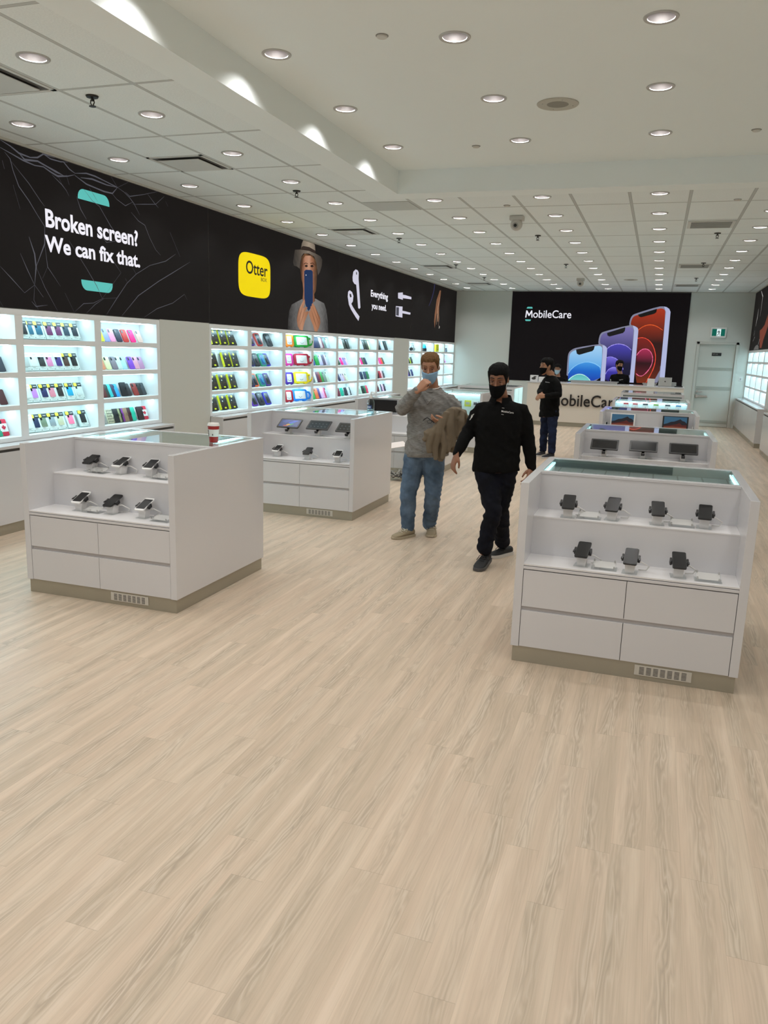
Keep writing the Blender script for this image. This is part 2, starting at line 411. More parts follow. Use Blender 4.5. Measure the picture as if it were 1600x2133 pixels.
# outlines of the printed graphics, in metres on their wall
CRACKS=[[(5.803,3.39),(5.914,3.358),(6.011,3.322),(6.148,3.316),(6.238,3.336),(6.315,3.39),(6.464,3.399)],[(5.797,3.32),(5.941,3.294),(6.058,3.272),(6.196,3.26),(6.306,3.271),(6.396,3.246),(6.49,3.227),(6.628,3.255),(6.731,3.289)],[(6.011,3.322),(6.076,3.282),(6.236,3.305),(6.362,3.282),(6.473,3.262),(6.569,3.249)],[(6.315,3.39),(6.405,3.361),(6.538,3.365),(6.578,3.373),(6.653,3.325),(6.732,3.302)],[(6.578,3.373),(6.639,3.399)],[(6.732,3.302),(6.9,3.336),(7.029,3.335),(7.161,3.321),(7.344,3.3),(7.379,3.295)],[(6.731,3.282),(6.894,3.234),(7.022,3.225),(7.155,3.215),(7.292,3.22),(7.379,3.295)],[(6.813,3.279),(6.983,3.299),(7.204,3.287),(7.379,3.295)],[(7.379,3.295),(7.565,3.4)],[(7.379,3.295),(7.279,3.386)],[(7.379,3.295),(7.485,3.27),(7.581,3.229),(7.653,3.183),(7.75,3.08)],[(7.27,3.23),(7.36,3.175),(7.502,3.135),(7.629,3.194)],[(7.509,3.274),(7.582,3.244),(7.787,3.296),(8.085,3.388)],[(7.627,3.171),(7.834,3.207),(8.051,3.244),(8.223,3.359)],[(7.906,3.325),(8.024,3.255),(8.104,3.215)],[(5.843,3.295),(5.904,3.251),(5.93,3.161),(5.987,3.041),(6.1,2.94),(6.198,2.832),(6.283,2.744),(6.271,2.589)],[(5.919,3.23),(6.112,3.089),(6.245,2.965),(6.297,2.924)],[(6.413,3.224),(6.543,3.16),(6.599,3.119),(6.635,3.073)],[(6.609,3.264),(6.643,3.179)],[(6.491,3.24),(6.543,3.16)],[(6.738,3.092),(6.792,2.981),(6.871,2.899)],[(6.848,3.179),(6.97,3.093),(7.077,3.056),(7.162,2.972),(7.249,2.886),(7.316,2.839)],[(6.934,3.208),(6.995,3.152),(7.058,3.094)],[(7.598,3.085),(7.721,3.016),(7.837,2.988),(7.924,2.863),(8.028,2.752),(8.123,2.701)],[(8.249,3.309),(8.29,3.262)],[(8.322,2.981),(8.521,2.73)],[(6.075,2.626),(6.134,2.482),(6.144,2.369),(6.113,2.212)],[(5.957,2.468),(6.033,2.332),(6.112,2.205)],[(6.283,2.744),(6.271,2.589),(6.144,2.369)],[(6.271,2.589),(6.293,2.384),(6.454,2.22)],[(6.293,2.384),(6.219,2.273)],[(6.112,2.205),(5.981,2.125)],[(6.112,2.205),(6.092,2.069),(6.141,1.987)],[(6.112,2.205),(6.215,2.103)],[(5.711,2.33),(5.835,2.238),(5.981,2.125)],[(6.144,2.369),(6.241,2.196),(6.397,1.988)],[(6.51,2.164),(6.63,1.987)],[(6.064,2.054),(6.115,2.012),(6.266,2.034)],[(7.073,2.635),(7.252,2.556),(7.389,2.438)],[(6.606,2.658),(6.839,2.427),(6.982,2.271),(7.065,2.148)],[(7.065,2.148),(7.389,2.438)],[(7.065,2.148),(6.926,2.095),(6.773,2.079),(6.64,1.994)],[(7.065,2.148),(7.301,2.171)],[(7.124,1.991),(7.3,2.164),(7.481,2.335),(7.652,2.449),(7.909,2.567),(8.221,2.648),(8.431,2.753)],[(7.652,2.449),(7.592,2.511)],[(7.494,2.343),(7.459,2.385)],[(7.375,1.988),(7.679,2.221),(8.068,2.408),(8.362,2.533),(8.738,2.696)],[(7.773,1.992),(8.025,2.101),(8.348,2.185),(8.598,2.303),(8.659,2.239)],[(6.81,1.989),(6.948,2.082),(7.088,2.149)],[(7.018,2.824),(7.169,2.718),(7.384,2.768)],[(5.812,3.219),(5.831,3.153)],[(5.92,3.04),(5.988,2.847)],[(5.685,2.029),(5.714,1.988)]]
W_hat_crown=[(11.93,3.227),(11.969,3.33),(12.022,3.397),(12.16,3.399),(12.299,3.456),(12.415,3.432),(12.475,3.372),(12.508,3.252),(12.277,3.247)]
W_hat_band=[(11.957,3.274),(12.024,3.298),(12.247,3.31),(12.493,3.284),(12.509,3.246),(12.249,3.249),(11.93,3.229)]
W_hat_brim=[(11.718,3.203),(11.944,3.234),(12.249,3.249),(12.509,3.24),(12.719,3.219),(12.797,3.17),(12.77,3.062),(12.698,2.961),(12.624,2.908),(12.591,3.009),(12.543,3.107),(12.452,3.188),(12.25,3.21),(12.027,3.183),(11.96,3.132),(11.921,3.04),(11.896,2.938),(11.789,2.96),(11.683,2.96),(11.651,3.01),(11.68,3.11)]
W_hair=[(11.96,3.121),(12.082,3.19),(12.364,3.201),(12.527,3.128),(12.591,3.009),(12.582,2.834),(12.543,2.645),(12.471,2.582),(12.437,2.729),(12.039,2.696),(11.968,2.779),(11.918,2.94)]
W_face=[(12.015,3.094),(12.11,3.16),(12.307,3.183),(12.453,3.143),(12.486,3.032),(12.461,2.881),(12.496,2.734),(12.44,2.637),(12.519,2.481),(12.244,2.382),(12.016,2.47),(12.041,2.607),(12.01,2.739),(11.979,2.891)]
W_eye=[(12.086,3.008),(12.156,3.026),(12.213,3.01),(12.157,2.987),(12.101,2.987)]
W_eye2=[(12.312,3.031),(12.383,3.05),(12.442,3.028),(12.37,3.007),(12.318,3.009)]
W_brow=[(12.044,3.029),(12.127,3.056),(12.212,3.047),(12.203,3.037),(12.127,3.044),(12.053,3.018)]
W_brow2=[(12.296,3.063),(12.397,3.086),(12.471,3.059),(12.456,3.05),(12.391,3.07),(12.305,3.052)]
W_sweater=[(11.478,1.982),(11.489,2.108),(11.525,2.263),(11.615,2.367),(11.799,2.422),(12.016,2.481),(12.242,2.44),(12.532,2.522),(12.714,2.493),(12.901,2.47),(13.0,2.367),(13.072,2.188),(13.106,1.978)]
W_phone=[(12.067,2.917),(12.13,2.945),(12.343,2.961),(12.401,2.942),(12.417,2.624),(12.417,2.416),(12.331,2.353),(12.246,2.302),(12.159,2.366),(12.086,2.452),(12.079,2.655)]
W_lhand=[(12.044,2.461),(12.094,2.475),(12.107,2.431),(12.033,2.336),(12.159,2.366),(12.21,2.358),(12.105,2.283),(12.232,2.301),(12.253,2.279),(12.197,2.231),(12.108,2.135),(12.054,2.053),(12.028,1.983),(11.917,1.991),(11.834,2.044),(11.799,2.133),(11.83,2.246),(11.923,2.352)]
W_rhand=[(12.373,2.425),(12.416,2.441),(12.492,2.397),(12.599,2.321),(12.724,2.221),(12.743,2.138),(12.684,2.052),(12.61,1.978),(12.505,1.987),(12.442,2.079),(12.337,2.168),(12.262,2.257),(12.269,2.303),(12.318,2.306),(12.33,2.388),(12.374,2.39)]
E_bud1=[(14.372,3.176),(14.475,3.172),(14.54,3.136),(14.54,3.022),(14.607,2.77),(14.677,2.499),(14.62,2.472),(14.559,2.485),(14.474,2.76),(14.423,2.905),(14.328,2.911),(14.244,2.953),(14.227,3.022),(14.261,3.123)]
E_bud2=[(14.095,2.776),(14.216,2.754),(14.289,2.689),(14.267,2.588),(14.189,2.541),(14.273,2.49),(14.464,2.4),(14.638,2.329),(14.588,2.246),(14.429,2.312),(14.175,2.441),(14.07,2.52),(14.003,2.655),(14.017,2.746)]
E_bud1slot=[(14.4,3.129),(14.44,3.137),(14.452,3.092),(14.411,3.084)]
E_bud2slot=[(14.086,2.717),(14.158,2.715),(14.193,2.668),(14.142,2.648),(14.097,2.675)]
E_plug1=[(16.993,2.948),(17.329,2.981),(17.341,2.932),(17.538,2.937),(17.992,2.928),(17.999,2.877),(17.489,2.863),(17.349,2.86),(17.354,2.823),(17.006,2.833)]
E_plug2=[(16.876,2.659),(17.348,2.676),(17.347,2.586),(17.581,2.585),(17.976,2.576),(17.951,2.531),(17.529,2.531),(17.353,2.532),(17.364,2.437),(16.883,2.445)]
E_plug2d=[(16.9,2.641),(17.089,2.645),(17.092,2.465),(16.908,2.466)]
E_arc=[(19.936,3.418),(20.01,3.421),(19.964,3.246),(19.83,3.065),(19.67,2.921),(19.52,2.817),(19.476,2.822),(19.633,2.928),(19.769,3.079),(19.891,3.24)]
E_hand=[(20.482,3.267),(20.598,3.276),(20.58,3.157),(20.529,2.996),(20.487,2.875),(20.49,2.678),(20.477,2.48),(20.399,2.476),(20.347,2.691),(20.274,2.667),(20.192,2.468),(20.142,2.309),(20.063,2.462),(20.084,2.658),(20.165,2.856),(20.215,3.014),(20.348,3.14)]
E_ring=[(20.541,2.383),(20.639,2.363),(20.616,2.316),(20.522,2.307),(20.564,2.34)]
S_p1_body=[(-2.333,1.035),(-2.344,1.661),(-2.325,1.802),(-2.241,1.884),(-2.126,1.937),(-1.582,2.041),(-1.455,2.035),(-1.343,1.979),(-1.322,1.891),(-1.314,1.058)]
S_p1_face=[(-2.287,1.041),(-2.304,1.662),(-2.288,1.773),(-2.218,1.841),(-2.102,1.884),(-1.579,2.002),(-1.49,1.994),(-1.44,1.927),(-1.432,1.063)]
S_p1_notch=[(-2.129,1.851),(-2.103,1.772),(-2.041,1.746),(-1.704,1.856),(-1.668,1.901),(-1.654,1.97),(-1.657,2.0),(-2.132,1.887)]
S_p1_side=[(-1.453,2.021),(-1.394,2.007),(-1.335,1.954),(-1.322,1.891),(-1.314,1.058),(-1.426,1.059),(-1.43,1.907)]
S_p2_body=[(-1.568,2.042),(-1.559,2.238),(-1.519,2.337),(-1.435,2.378),(-0.854,2.546),(-0.702,2.549),(-0.593,2.493),(-0.571,2.417),(-0.568,1.063),(-1.265,1.06)]
S_p2_face=[(-1.528,2.053),(-1.52,2.23),(-1.478,2.309),(-1.413,2.344),(-0.831,2.508),(-0.736,2.5),(-0.682,2.433),(-0.673,1.065),(-1.304,1.058),(-1.322,1.891),(-1.343,1.979),(-1.425,2.03)]
S_p2_notch=[(-1.364,2.341),(-1.345,2.273),(-1.288,2.249),(-0.951,2.35),(-0.913,2.4),(-0.905,2.477),(-0.916,2.496)]
S_p2_side=[(-0.721,2.545),(-0.652,2.521),(-0.592,2.484),(-0.571,2.417),(-0.568,1.063),(-0.673,1.065),(-0.675,2.414)]
S_p3_body=[(-0.817,2.556),(-0.807,2.701),(-0.763,2.807),(-0.682,2.853),(-0.13,3.039),(0.017,3.047),(0.133,2.991),(0.182,2.907),(0.203,1.092),(-0.492,1.072)]
S_p3_face=[(-0.783,2.557),(-0.771,2.682),(-0.732,2.769),(-0.651,2.815),(-0.089,2.998),(0.015,2.98),(0.064,2.905),(0.076,1.08),(-0.564,1.059),(-0.571,2.417),(-0.593,2.493),(-0.702,2.545)]
S_p3_notch=[(-0.618,2.829),(-0.591,2.781),(-0.533,2.759),(-0.214,2.854),(-0.168,2.893),(-0.157,2.974),(-0.17,2.978)]
S_p3_side=[(0.009,3.041),(0.074,3.028),(0.143,2.982),(0.182,2.907),(0.203,1.092),(0.076,1.08),(0.068,2.905)]
S_p1_arcA=[(-2.296,1.24),(-2.221,1.363),(-2.09,1.479),(-1.916,1.551),(-1.759,1.564),(-1.598,1.526),(-1.453,1.431),(-1.432,1.063),(-2.287,1.041)]
S_p1_arcB=[(-2.282,1.058),(-2.204,1.142),(-2.089,1.217),(-1.971,1.236),(-1.849,1.206),(-1.744,1.13),(-1.688,1.058),(-2.287,1.041)]
S_p2_arcA=[(-1.337,1.91),(-1.266,1.991),(-1.155,2.043),(-1.031,2.066),(-0.885,2.04),(-0.785,1.985),(-0.701,1.909),(-0.673,1.065),(-1.304,1.058)]
S_p2_arcB=[(-1.324,1.694),(-1.244,1.726),(-1.145,1.709),(-1.044,1.663),(-0.917,1.53),(-0.866,1.393),(-0.876,1.066),(-1.304,1.058)]
S_p2_arcC=[(-1.311,1.257),(-1.271,1.358),(-1.198,1.425),(-1.104,1.454),(-1.025,1.437),(-0.938,1.331),(-0.896,1.075),(-1.309,1.068)]
S_p3_arcA=[(-0.595,2.416),(-0.508,2.495),(-0.401,2.555),(-0.272,2.58),(-0.119,2.541),(0.039,2.439),(0.076,1.08),(-0.564,1.059)]
S_p3_arcB=[(-0.577,2.214),(-0.485,2.245),(-0.371,2.228),(-0.251,2.154),(-0.143,2.003),(-0.07,1.773),(-0.08,1.539),(-0.137,1.342),(-0.263,1.066),(-0.564,1.059)]
S_p3_arcC=[(-0.556,1.777),(-0.507,1.866),(-0.438,1.936),(-0.345,1.958),(-0.248,1.922),(-0.173,1.828),(-0.138,1.693),(-0.155,1.537),(-0.235,1.378),(-0.355,1.245),(-0.45,1.242),(-0.532,1.307)]
# ---------------------------------------------------------------- back-lit graphics above the shelving
def poly(name, pts, fn, mat, parent, h=.0012):
    return MB().prism(pts, fn, h).build(name, mat, parent)
WHITEINK = PRINT('#efedf6', 1.0); TEAL = PRINT('#5cbdb6', 1.); CRACK = PRINT('#5e5e66', .8); YEL = PRINT('#efd400', 1.)
def panel(wall, a, b, label):
    s = XL if wall == 'L' else XR
    t = thing('graphic_panel', label, 'light box', (0, 0, 0), 0, 'back-lit graphic panels along the walls')
    x0, x1 = (XL-.03, XL) if wall == 'L' else (XR, XR+.03)
    MB().box(x0, x1, a+.004, b-.004, 1.982, ZC-.024, .002).build('fabric_face', BANNER, t)
    m = MB()
    for q in ((a+.001, a+.0045), (b-.0045, b-.001)): m.box(x0, x1+(.001 if wall == 'L' else 0), q[0], q[1], 1.982, ZC-.024)
    m.build('frame', M('panel_frame', '#4a4845', .4, metal=.6), t)
    return t
P1 = panel('L', 4.79, 9.166, 'black wall graphic with white cracked glass lines and broken screen slogan')
P2 = panel('L', 9.166, 13.54, 'black wall graphic with yellow square logo and person in felt hat')
P3 = panel('L', 13.54, 18.03, 'black wall graphic with white earbuds and cable plugs')
P4 = panel('L', 18.03, 22.33, 'black wall graphic with raised hand, beside the rear wall on the left')
P5 = panel('R', 17.95, 22.33, 'black wall graphic with white splashes and red paint on right wall')
panel('R', 13.57, 17.95, 'plain black wall graphic on right wall nearest the viewer')
# panel 1
def ribbon(mb, pts, w, fn):
    n = len(pts); L_, R_ = [], []
    for i, p in enumerate(pts):
        a, b = Vector(pts[max(i-1, 0)]), Vector(pts[min(i+1, n-1)])
        d = (b-a).normalized() if (b-a).length else Vector((1, 0)); q = Vector((-d.y, d.x))
        ww = w*(1. if 0 < i < n-1 else .25)*(.6+.8*random.random()); p = Vector(p)
        L_.append(p+q*ww); R_.append(p-q*ww)
    for i in range(n-1):
        mb.prism([tuple(L_[i]), tuple(L_[i+1]), tuple(R_[i+1]), tuple(R_[i])], fn, .0006)
m = MB()
for i, c in enumerate(CRACKS):
    c = [(max(p[0], 4.8), min(p[1], 3.383)) for p in c]
    ribbon(m, c, .0068 if i < 8 or i in (26, 28, 31, 33) else .003, WL(.0006))
m.build('crack_lines', CRACK, P1)
def cap_bar(y0, y1, z0, z1, up, slant=0.):
    r = min(.085, (z1-z0)*.95); pts = []
    if up: pts = [(y0, z0)] + [(y0+r-r*math.cos(t)+slant, z1-r+r*math.sin(t)) for t in [k*PI/12 for k in range(7)]] + [(y1-r+r*math.sin(t), z1-r+r*math.cos(t)) for t in [k*PI/12 for k in range(7)]] + [(y1, z0)]
    else: pts = [(y0, z1), (y1, z1)] + [(y1-r+r*math.cos(t), z0+r-r*math.sin(t)) for t in [k*PI/12 for k in range(7)]] + [(y0+r-r*math.sin(t), z0+r-r*math.cos(t)) for t in [k*PI/12 for k in range(7)]]
    return pts[::-1]
poly('accent_bar', cap_bar(6.758, 7.235, 3.078, 3.178, True), WL(.0003), TEAL, P1, .0008)
poly('accent_bar', cap_bar(6.755, 7.24, 2.212, 2.312, False), WL(.0003), TEAL, P1, .0008)
place_text('slogan', 'Broken screen?', WHITEINK, P1, (XL+.0004, 6.298, 2.742), (0, 1, 0), (0, 0, 1), 1.405, .168, bold=.026, depth=.0012)
place_text('slogan', 'We can fix that.', WHITEINK, P1, (XL+.0004, 6.275, 2.522), (0, 1, 0), (0, 0, 1), 1.452, .152, bold=.026, depth=.0012)
# panel 2
def superellipse(cy, cz, a, b, n=4., k=48):
    return [(cy+a*math.copysign(abs(math.cos(t))**(2/n), math.cos(t)), cz+b*math.copysign(abs(math.sin(t))**(2/n), math.sin(t))) for t in [i*2*PI/k for i in range(k)]]
poly('logo_badge', superellipse(10.405, 2.688, .476, .296, 4.6), WL(.0003), YEL, P2)
INK = M('black_print', '#171310', .6)
place_text('logo_word', 'Otter', INK, P2, (XL+.0016, 10.142, 2.70), (0, 1, 0), (0, 0, 1), .645, .178, bold=.012, depth=.001)
place_text('logo_word', 'BOX', INK, P2, (XL+.0016, 10.585, 2.632), (0, 1, 0), (0, 0, 1), .18, .05, depth=.001)
def ink(h, k):
    if not isinstance(h, (tuple, list)): return PRINT(h, k)
    a, b, stops = h; nm = 'photo_print_%s_%d' % (stops[0], a*100)
    g = G(nm); y = g.n('SeparateXYZ', {0: g.n('TexCoord').outputs['Object']}).outputs
    n = g.n('TexNoise', {'Vector': g.n('TexCoord').outputs['Object'], 'Scale': 14., 'Detail': 4.}).outputs[0]
    f = g.math('ADD', g.math('DIVIDE', g.math('SUBTRACT', y[1], a), b-a), g.math('MULTIPLY', g.math('SUBTRACT', n, .5), .22))
    c = g.ramp(f, [(i/(len(stops)-1), lin(q)) for i, q in enumerate(stops)])
    return g.end(g.bsdf({'Base Color': (.01, .01, .01), 'Roughness': .8, 'Specular IOR Level': .15, 'Emission Color': c, 'Emission Strength': k}).outputs[0])
for nm, key, c, k, off in (('sweater', 'W_sweater', (11.48, 13.1, ('#2c2b2b', '#706e6d', '#8a8886', '#7a7876', '#3a3939')), .85, .0003), ('hair', 'W_hair', (11.95, 12.6, ('#4a3020', '#7a5436', '#4a2f1e', '#7c5638', '#3c2618')), .8, .0008), ('hat_brim', 'W_hat_brim', (11.65, 12.8, ('#2b2724', '#5d544b', '#8a7d6f', '#5a5148', '#3a342f')), .85, .0014), ('face', 'W_face', (12.0, 12.5, ('#7a4e38', '#b98468', '#c9987c', '#a06c50', '#6b4430')), .85, .0018),
        ('hat_crown', 'W_hat_crown', (11.95, 12.5, ('#6d6255', '#a99a87', '#7d7163')), .85, .0022), ('hat_band', 'W_hat_band', '#3a2c26', .7, .0036), ('eye', 'W_eye', '#2b1c16', .6, .0034), ('eye', 'W_eye2', '#2b1c16', .6, .0034),
        ('eyebrow', 'W_brow', '#5a3a28', .6, .0034), ('eyebrow', 'W_brow2', '#5a3a28', .6, .0034), ('phone', 'W_phone', '#17315c', .8, .0038), ('hand', 'W_lhand', (11.75, 12.2, ('#8a5a40', '#c48f70', '#a06c4e')), .85, .0052), ('hand', 'W_rhand', (12.3, 12.8, ('#b07a5a', '#b9805e', '#7a4c34')), .85, .0052)):
    pts = [(p[0], min(p[1], 3.385)) for p in globals()[key]]
    pts = [(p[0], max(p[1], 1.985)) for p in pts]
    poly(nm, pts, WL(off), ink(c, k), P2)
m = MB()                                          # the lines between the fingers
def wpt(pts): return pts
for a, b in (((11.935, 2.44), (11.79, 2.16)), ((12.02, 2.40), (11.88, 2.13)), ((12.12, 2.345), (11.94, 2.08)), ((12.50, 2.40), (12.72, 2.19)), ((12.42, 2.37), (12.68, 2.12)), ((12.37, 2.31), (12.58, 2.06))):
    ribbon(m, [a, ((a[0]+b[0])/2, (a[1]+b[1])/2-.004), b], .006, WL(.0066))
m.build('finger_line', ink('#5f3a26', .7), P2)
poly('lens', superellipse(12.135, 2.862, .016, .01, 2.), WL(.0052), ink('#e8e4da', .9), P2)
# panel 3
BUD = PRINT('#d3d1e2', .95)
for nm, key, mt, off in (('earbud', 'E_bud1', BUD, .0003), ('earbud', 'E_bud2', BUD, .0003), ('earbud_slot', 'E_bud1slot', INK, .0016), ('earbud_slot', 'E_bud2slot', INK, .0016), ('cable_plug', 'E_plug1', BUD, .0003), ('cable_plug', 'E_plug2', BUD, .0003), ('plug_socket', 'E_plug2d', PRINT('#4a4a55', .8), .0016)):
    poly(nm, globals()[key], WL(off), mt, P3)
place_text('slogan', 'Everything', WHITEINK, P3, (XL+.0004, 15.25, 2.708), (0, 1, 0), (0, 0, 1), 1.06, .17, bold=.026, depth=.0012)
place_text('slogan', 'you need.', WHITEINK, P3, (XL+.0004, 15.315, 2.478), (0, 1, 0), (0, 0, 1), .92, .16, bold=.026, depth=.0012)
# panel 4
poly('cord', E_arc, WL(.0003), PRINT('#33345a', .7), P4)
poly('hand', E_hand, WL(.0003), PRINT('#8a5f45', .8), P4)
m = MB(); ribbon(m, [(20.5, 3.1), (20.38, 2.85), (20.34, 2.6), (20.30, 2.4)], .012, WL(.0017)); ribbon(m, [(20.45, 2.75), (20.52, 2.55), (20.5, 2.38)], .01, WL(.0017)); m.build('highlight', PRINT('#d8b79c', .8), P4)
poly('ring', E_ring, WL(.0017), PRINT('#b9b2aa', .8), P4)
# panel 5, right wall: splashes of white, a figure in red
m = MB()
for c in ([(21.2, 3.36), (20.75, 3.2), (20.8, 2.75)], [(21.3, 2.95), (21.35, 2.75), (21.5, 2.55)], [(21.55, 2.45), (21.65, 2.33)], [(21.4, 2.3), (21.7, 2.2)], [(18.6, 3.2), (18.75, 2.9)], [(19.2, 2.62), (19.35, 2.55)], [(20.3, 2.25), (20.5, 2.1)]):
    ribbon(m, c, .02, WR(.0006))
m.build('splash', PRINT('#c9c8c4', .85), P5)
poly('red_figure', [(20.5, 2.42), (20.1, 2.45), (19.7, 2.52), (19.3, 2.75), (18.9, 2.95), (18.9, 2.6), (19.3, 2.35), (19.6, 2.2), (19.8, 2.02), (20.1, 2.02), (20.3, 2.2)], WR(.0003), PRINT('#7d3d2c', .8), P5)
poly('white_figure', [(18.3, 3.25), (18.9, 3.0), (18.9, 2.85), (18.3, 3.0)], WR(.0017), PRINT('#d5d2cc', .85), P5)
poly('grey_cap', [(20.3, 1.99), (20.35, 2.06), (20.6, 2.10), (20.9, 2.09), (21.15, 2.05), (21.3, 1.99)], WR(.0017), PRINT('#6d6b68', .7), P5)

# ---------------------------------------------------------------- lit shelving along the walls
ROWZ = [(1.71, 1.922), (1.412, 1.658), (1.113, 1.364), (.826, 1.07)]
def shelving(side, cols_, y0, y1, label):
    """a wall unit of open niches, each with its own strip light under the lip above"""
    X = XL if side == 'L' else XR; sg = -1 if side == 'L' else 1; dep = .235
    t = thing('display_shelving', label, 'shelving', (0, 0, 0), 0, 'lit wall shelving')
    def bx(m, d0, d1, *a, **k):
        xa, xb = X+sg*d0, X+sg*d1; m.box(min(xa, xb), max(xa, xb), *a, **k)
    m = MB()
    bx(m, dep, dep+.02, y0, y1, .785, 1.976); bx(m, 0, dep+.02, y0, y1, 1.922, 1.976, bev=.002); bx(m, 0, dep+.02, y0, y1, .785, .826, bev=.002)
    e = [y0]+[v for c in cols_ for v in c]+[y1]
    for a, b in zip(e[::2], e[1::2]): bx(m, .0007, dep, a, b, .787, 1.974, bev=.0015)
    m.build('carcass', SHELF, t)
    for c in cols_:
        for r in range(3):
            m = MB(); bx(m, 0, dep, c[0], c[1], ROWZ[r+1][1], ROWZ[r][0], bev=.0015); m.build('shelf', SHELF, t)
        for z0, z1 in ROWZ:
            m = MB(); bx(m, .075, .13, c[0]+.012, c[1]-.012, z1-.008, z1-.001); m.build('led_strip', LED, t)
    return t
U1 = [(3.75, 4.74), (4.845, 5.841), (5.937, 6.925), (7.027, 8.006)]
U2 = [(9.212, 10.19), (10.305, 11.30), (11.414, 12.40), (12.495, 13.495), (13.60, 14.585), (14.70, 15.686), (15.805, 16.795)]
U3 = [(17.985, 18.965), (19.105, 20.12), (20.21, 21.20), (21.29, 22.29)]
shelving('L', U1, 3.69, 8.068, 'lit white wall shelving below the broken screen graphic')
shelving('L', U2, 9.162, 16.848, 'long lit white wall shelving with seven bays below the hat graphic')
shelving('L', U3, 17.925, 22.335, 'lit white wall shelving in the far left corner')
R1 = [(18.04, 18.98), (19.10, 20.05), (20.14, 21.20), (21.29, 22.29)]
shelving('R', R1, 17.98, 22.335, 'lit white wall shelving on the right wall, nearly empty')

def base_cabinet(side, y0, y1, n, label, vents=()):
    X = XL if side == 'L' else XR; sg = 1 if side == 'L' else -1
    t = thing('base_cabinet', label, 'cabinet', (0, 0, 0), 0, 'low cabinets under the wall shelving')
    def bx(m, d0, d1, *a, **k):
        xa, xb = X+sg*d0, X+sg*d1; m.box(min(xa, xb), max(xa, xb), *a, **k)
    F = .184
    m = MB(); bx(m, .004, F, y0, y1, .757, .784, bev=.002); m.build('ledge', LAM, t)
    m = MB(); bx(m, .004, F-.022, y0+.018, y1-.018, .093, .757); m.build('carcass', LAM, t)
    for a, b in ((y0, y0+.018), (y1-.018, y1)):
        m = MB(); bx(m, .004, F, a, b, .093, .757, bev=.001); m.build('end_panel', LAM, t)
    m = MB(); bx(m, F-.021, F-.016, y0+.02, y1-.02, .732, .757); m.build('finger_channel', DARKLINE, t)
    wd = (y1-y0-.036)/n
    for k in range(n):
        a = y0+.018+k*wd
        m = MB(); bx(m, F-.021, F-.001, a+.0015, a+wd-.0015, .094, .732, bev=.0015); m.build('door', LAM, t)
    m = MB(); bx(m, .004, F-.012, y0+.012, y1-.012, 0, .093); tk = m.build('toe_kick', TOE, t)
    for v in vents:
        m = MB(); bx(m, F-.0125, F-.0095, v, v+.3, .022, .08, bev=.001); gv = m.build('vent_grille', M('vent_plastic', '#c6c1b6', .45), t)
        m = MB()
        for i in range(7):
            for j in range(5): bx(m, F-.0097, F-.0092, v+.03+i*.036, v+.055+i*.036, .032+j*.009, .037+j*.009)
        m.build('slot', DARKLINE, gv)
    return t
base_cabinet('L', 3.69, 8.055, 4, 'low white wall cabinet under the boxed phone cases')
base_cabinet('L', 9.16, 16.848, 7, 'long low white wall cabinet under the seven-bay shelving')
base_cabinet('L', 17.925, 22.31, 4, 'low white wall cabinet in the far left corner')
base_cabinet('R', 17.45, 22.31, 4, 'low white wall cabinet under the right wall shelving', (18.2, 20.6))
base_cabinet('R', 10.2, 16.45, 5, 'low white wall cabinet at the right edge', (15.9, 14.2))

# ---------------------------------------------------------------- back wall: screen, door, exit sign
SCR = thing('video_wall', 'large black back-lit screen with three giant phones on the rear wall', 'screen', (0, 0, 0))
MB().box(-3.943, .632, YB-.012, YB, 1.0, 3.392).build('screen_face', M('black_screen_graphic', '#060505', .8, emit=.6, emit_col='#151113', spec=.15), SCR)
MB().box(-3.955, -3.943, YB-.02, YB, .98, 3.404).box(.632, .644, YB-.02, YB, .98, 3.404).box(-3.955, .644, YB-.02, YB, 3.392, 3.404).build('frame', SOFTBLACK, SCR)
def GRAD(name, stops, z0, z1, k=.9):       # a printed colour ramp on the back-lit screen
    g = G(name); z = g.n('SeparateXYZ', {0: g.n('TexCoord').outputs['Object']}).outputs[2]
    f = g.math('DIVIDE', g.math('SUBTRACT', z, z0), z1-z0)
    c = g.ramp(f, [(p, lin(h)) for p, h in stops])
    return g.end(g.bsdf({'Base Color': (.01, .01, .012), 'Roughness': .6, 'Specular IOR Level': .2, 'Emission Color': c, 'Emission Strength': k}).outputs[0])
def rnd(pts, it=2):                             # rounds the corners of an outline
    for _ in range(it):
        q = []
        for i, p in enumerate(pts):
            n = pts[(i+1) % len(pts)]; q += [(p[0]*.75+n[0]*.25, p[1]*.75+n[1]*.25), (p[0]*.25+n[0]*.75, p[1]*.25+n[1]*.75)]
        pts = q
    return pts
EDGE = PRINT('#8d8fa8', .8); SIDE = PRINT('#b3b9de', .95); NOTCH = M('black_notch', '#060507', .5)
